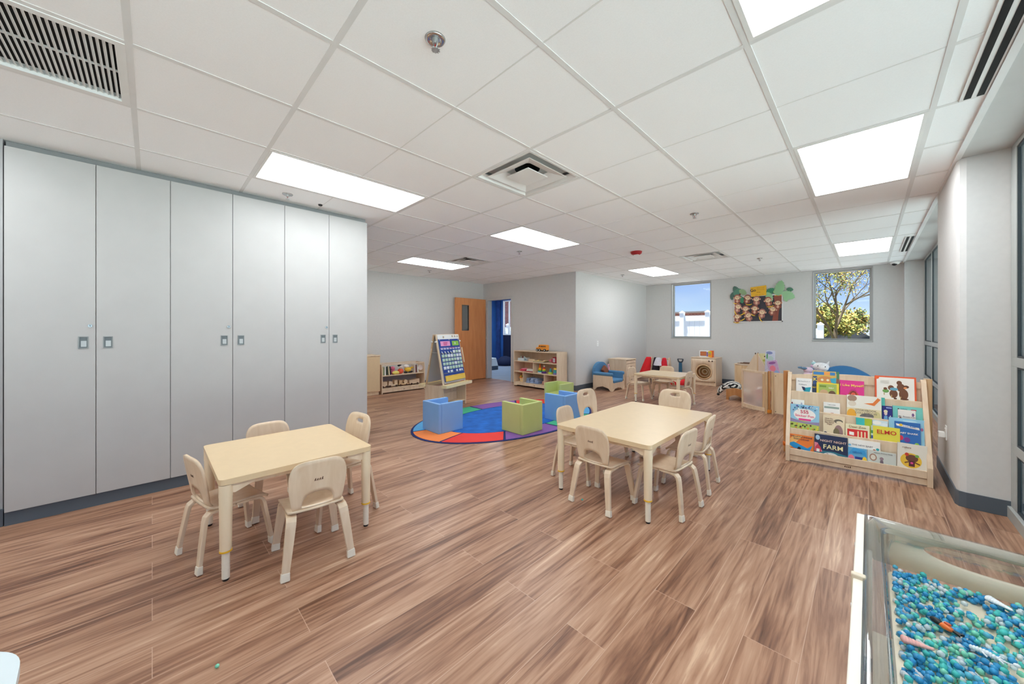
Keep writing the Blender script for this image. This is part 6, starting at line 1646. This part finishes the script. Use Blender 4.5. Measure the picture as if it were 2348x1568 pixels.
hedge('hedge', -.9, 5.0, 21.5, .95, 2600, 'dark clipped hedge beyond the tree outside the right far window', (0, 2, 1, 6), 4)
hedge('tree_line', -9, 14, 44, 3.4, 9000, 'distant line of yellow and green trees outside the right far window', (3, 4, 3, 4), 6)
hedge('tree_line', 6, 40, 60, 7.5, 7000, 'dark evergreen tree line far beyond the storefront glass on the right', (0, 1, 0, 8), 8)
def car(name, loc, rz, m, label, suv=False):
    rt = thing(name, label, 'car', loc, rz); L, Wd = 2.25, .88; r = .33
    hh = 1.65 if suv else 1.42
    body = [(-L, .35), (-L, .72), (-L + .1, .86), (-1.15, .95), (1.2, .95), (L - .15, .82), (L, .65), (L, .35), (1.75, .28), (-1.75, .28)]
    mb = MB(); mb.prism(body, -Wd, Wd, 'xz'); part('body', mb, m, rt, bevel=.05)
    mb = MB(); mb.prism([(-1.7 if suv else -1.5, .95), (-1.35 if suv else -.9, hh), (.35, hh), (1.05, .95)], -Wd + .08, Wd - .08, 'xz'); part('cabin_glass', mb, cm(40, 48, 56, .1), rt, bevel=.04)
    mb = MB(); mb.prism([(-1.3 if suv else -.85, hh - .02), (-1.25 if suv else -.8, hh + .04), (.28, hh + .04), (.36, hh - .02)], -Wd + .07, Wd - .07, 'xz')
    for x in (-.25,): mb.box(x - .04, -Wd + .06, .95, x + .04, Wd - .06, hh)
    part('roof', mb, m, rt)
    for x in (-1.35, 1.35):
        for y in (-Wd, Wd):
            mb = MB(); mb.cyl((x, y - .1, r), (x, y + .1, r), r, n=24); w_ = part('wheel', mb, M_black, rt)
            mb = MB(); mb.cyl((x, y - .11, r), (x, y + .11, r), r * .62, n=18); part('rim', mb, M_steel, w_)
    mb = MB(); mb.box(-L - .01, -.7, .62, -L + .02, -.45, .74); mb.box(-L - .01, .45, .62, -L + .02, .7, .74); part('headlight', mb, M_white, rt)
car('car', (-.9, 25, -.12), R(6), cm(52, 52, 66, .2), 'dark blue-grey car parked beyond the tree trunk')
car('car', (4.6, 31, -.12), R(4), cm(206, 210, 214, .25), 'pale car parked beyond the hedge at the right side of the window', True)
car('car', (-8, 52, -.12), R(0), cm(160, 60, 60, .3), 'small reddish car far away behind the trees', True)
rt = thing('canopy', 'green canopy roof on a white pole beyond the right far window', 'canopy', (1.35, 27.5, -.12))
mb = MB(); mb.add([(-1.3, -1.3, 2.15), (1.3, -1.3, 2.15), (1.3, 1.3, 2.15), (-1.3, 1.3, 2.15), (0, 0, 2.85)], [(0, 1, 4), (1, 2, 4), (2, 3, 4), (3, 0, 4), (3, 2, 1, 0)], None); part('roof', mb, cm(130, 196, 160), rt)
mb = MB(); mb.cyl((0, 0, 0), (0, 0, 2.2), .06, n=12); part('pole', mb, M_white, rt)

for o in list(COL.objects):
    if o.get('label') == 'x': pass
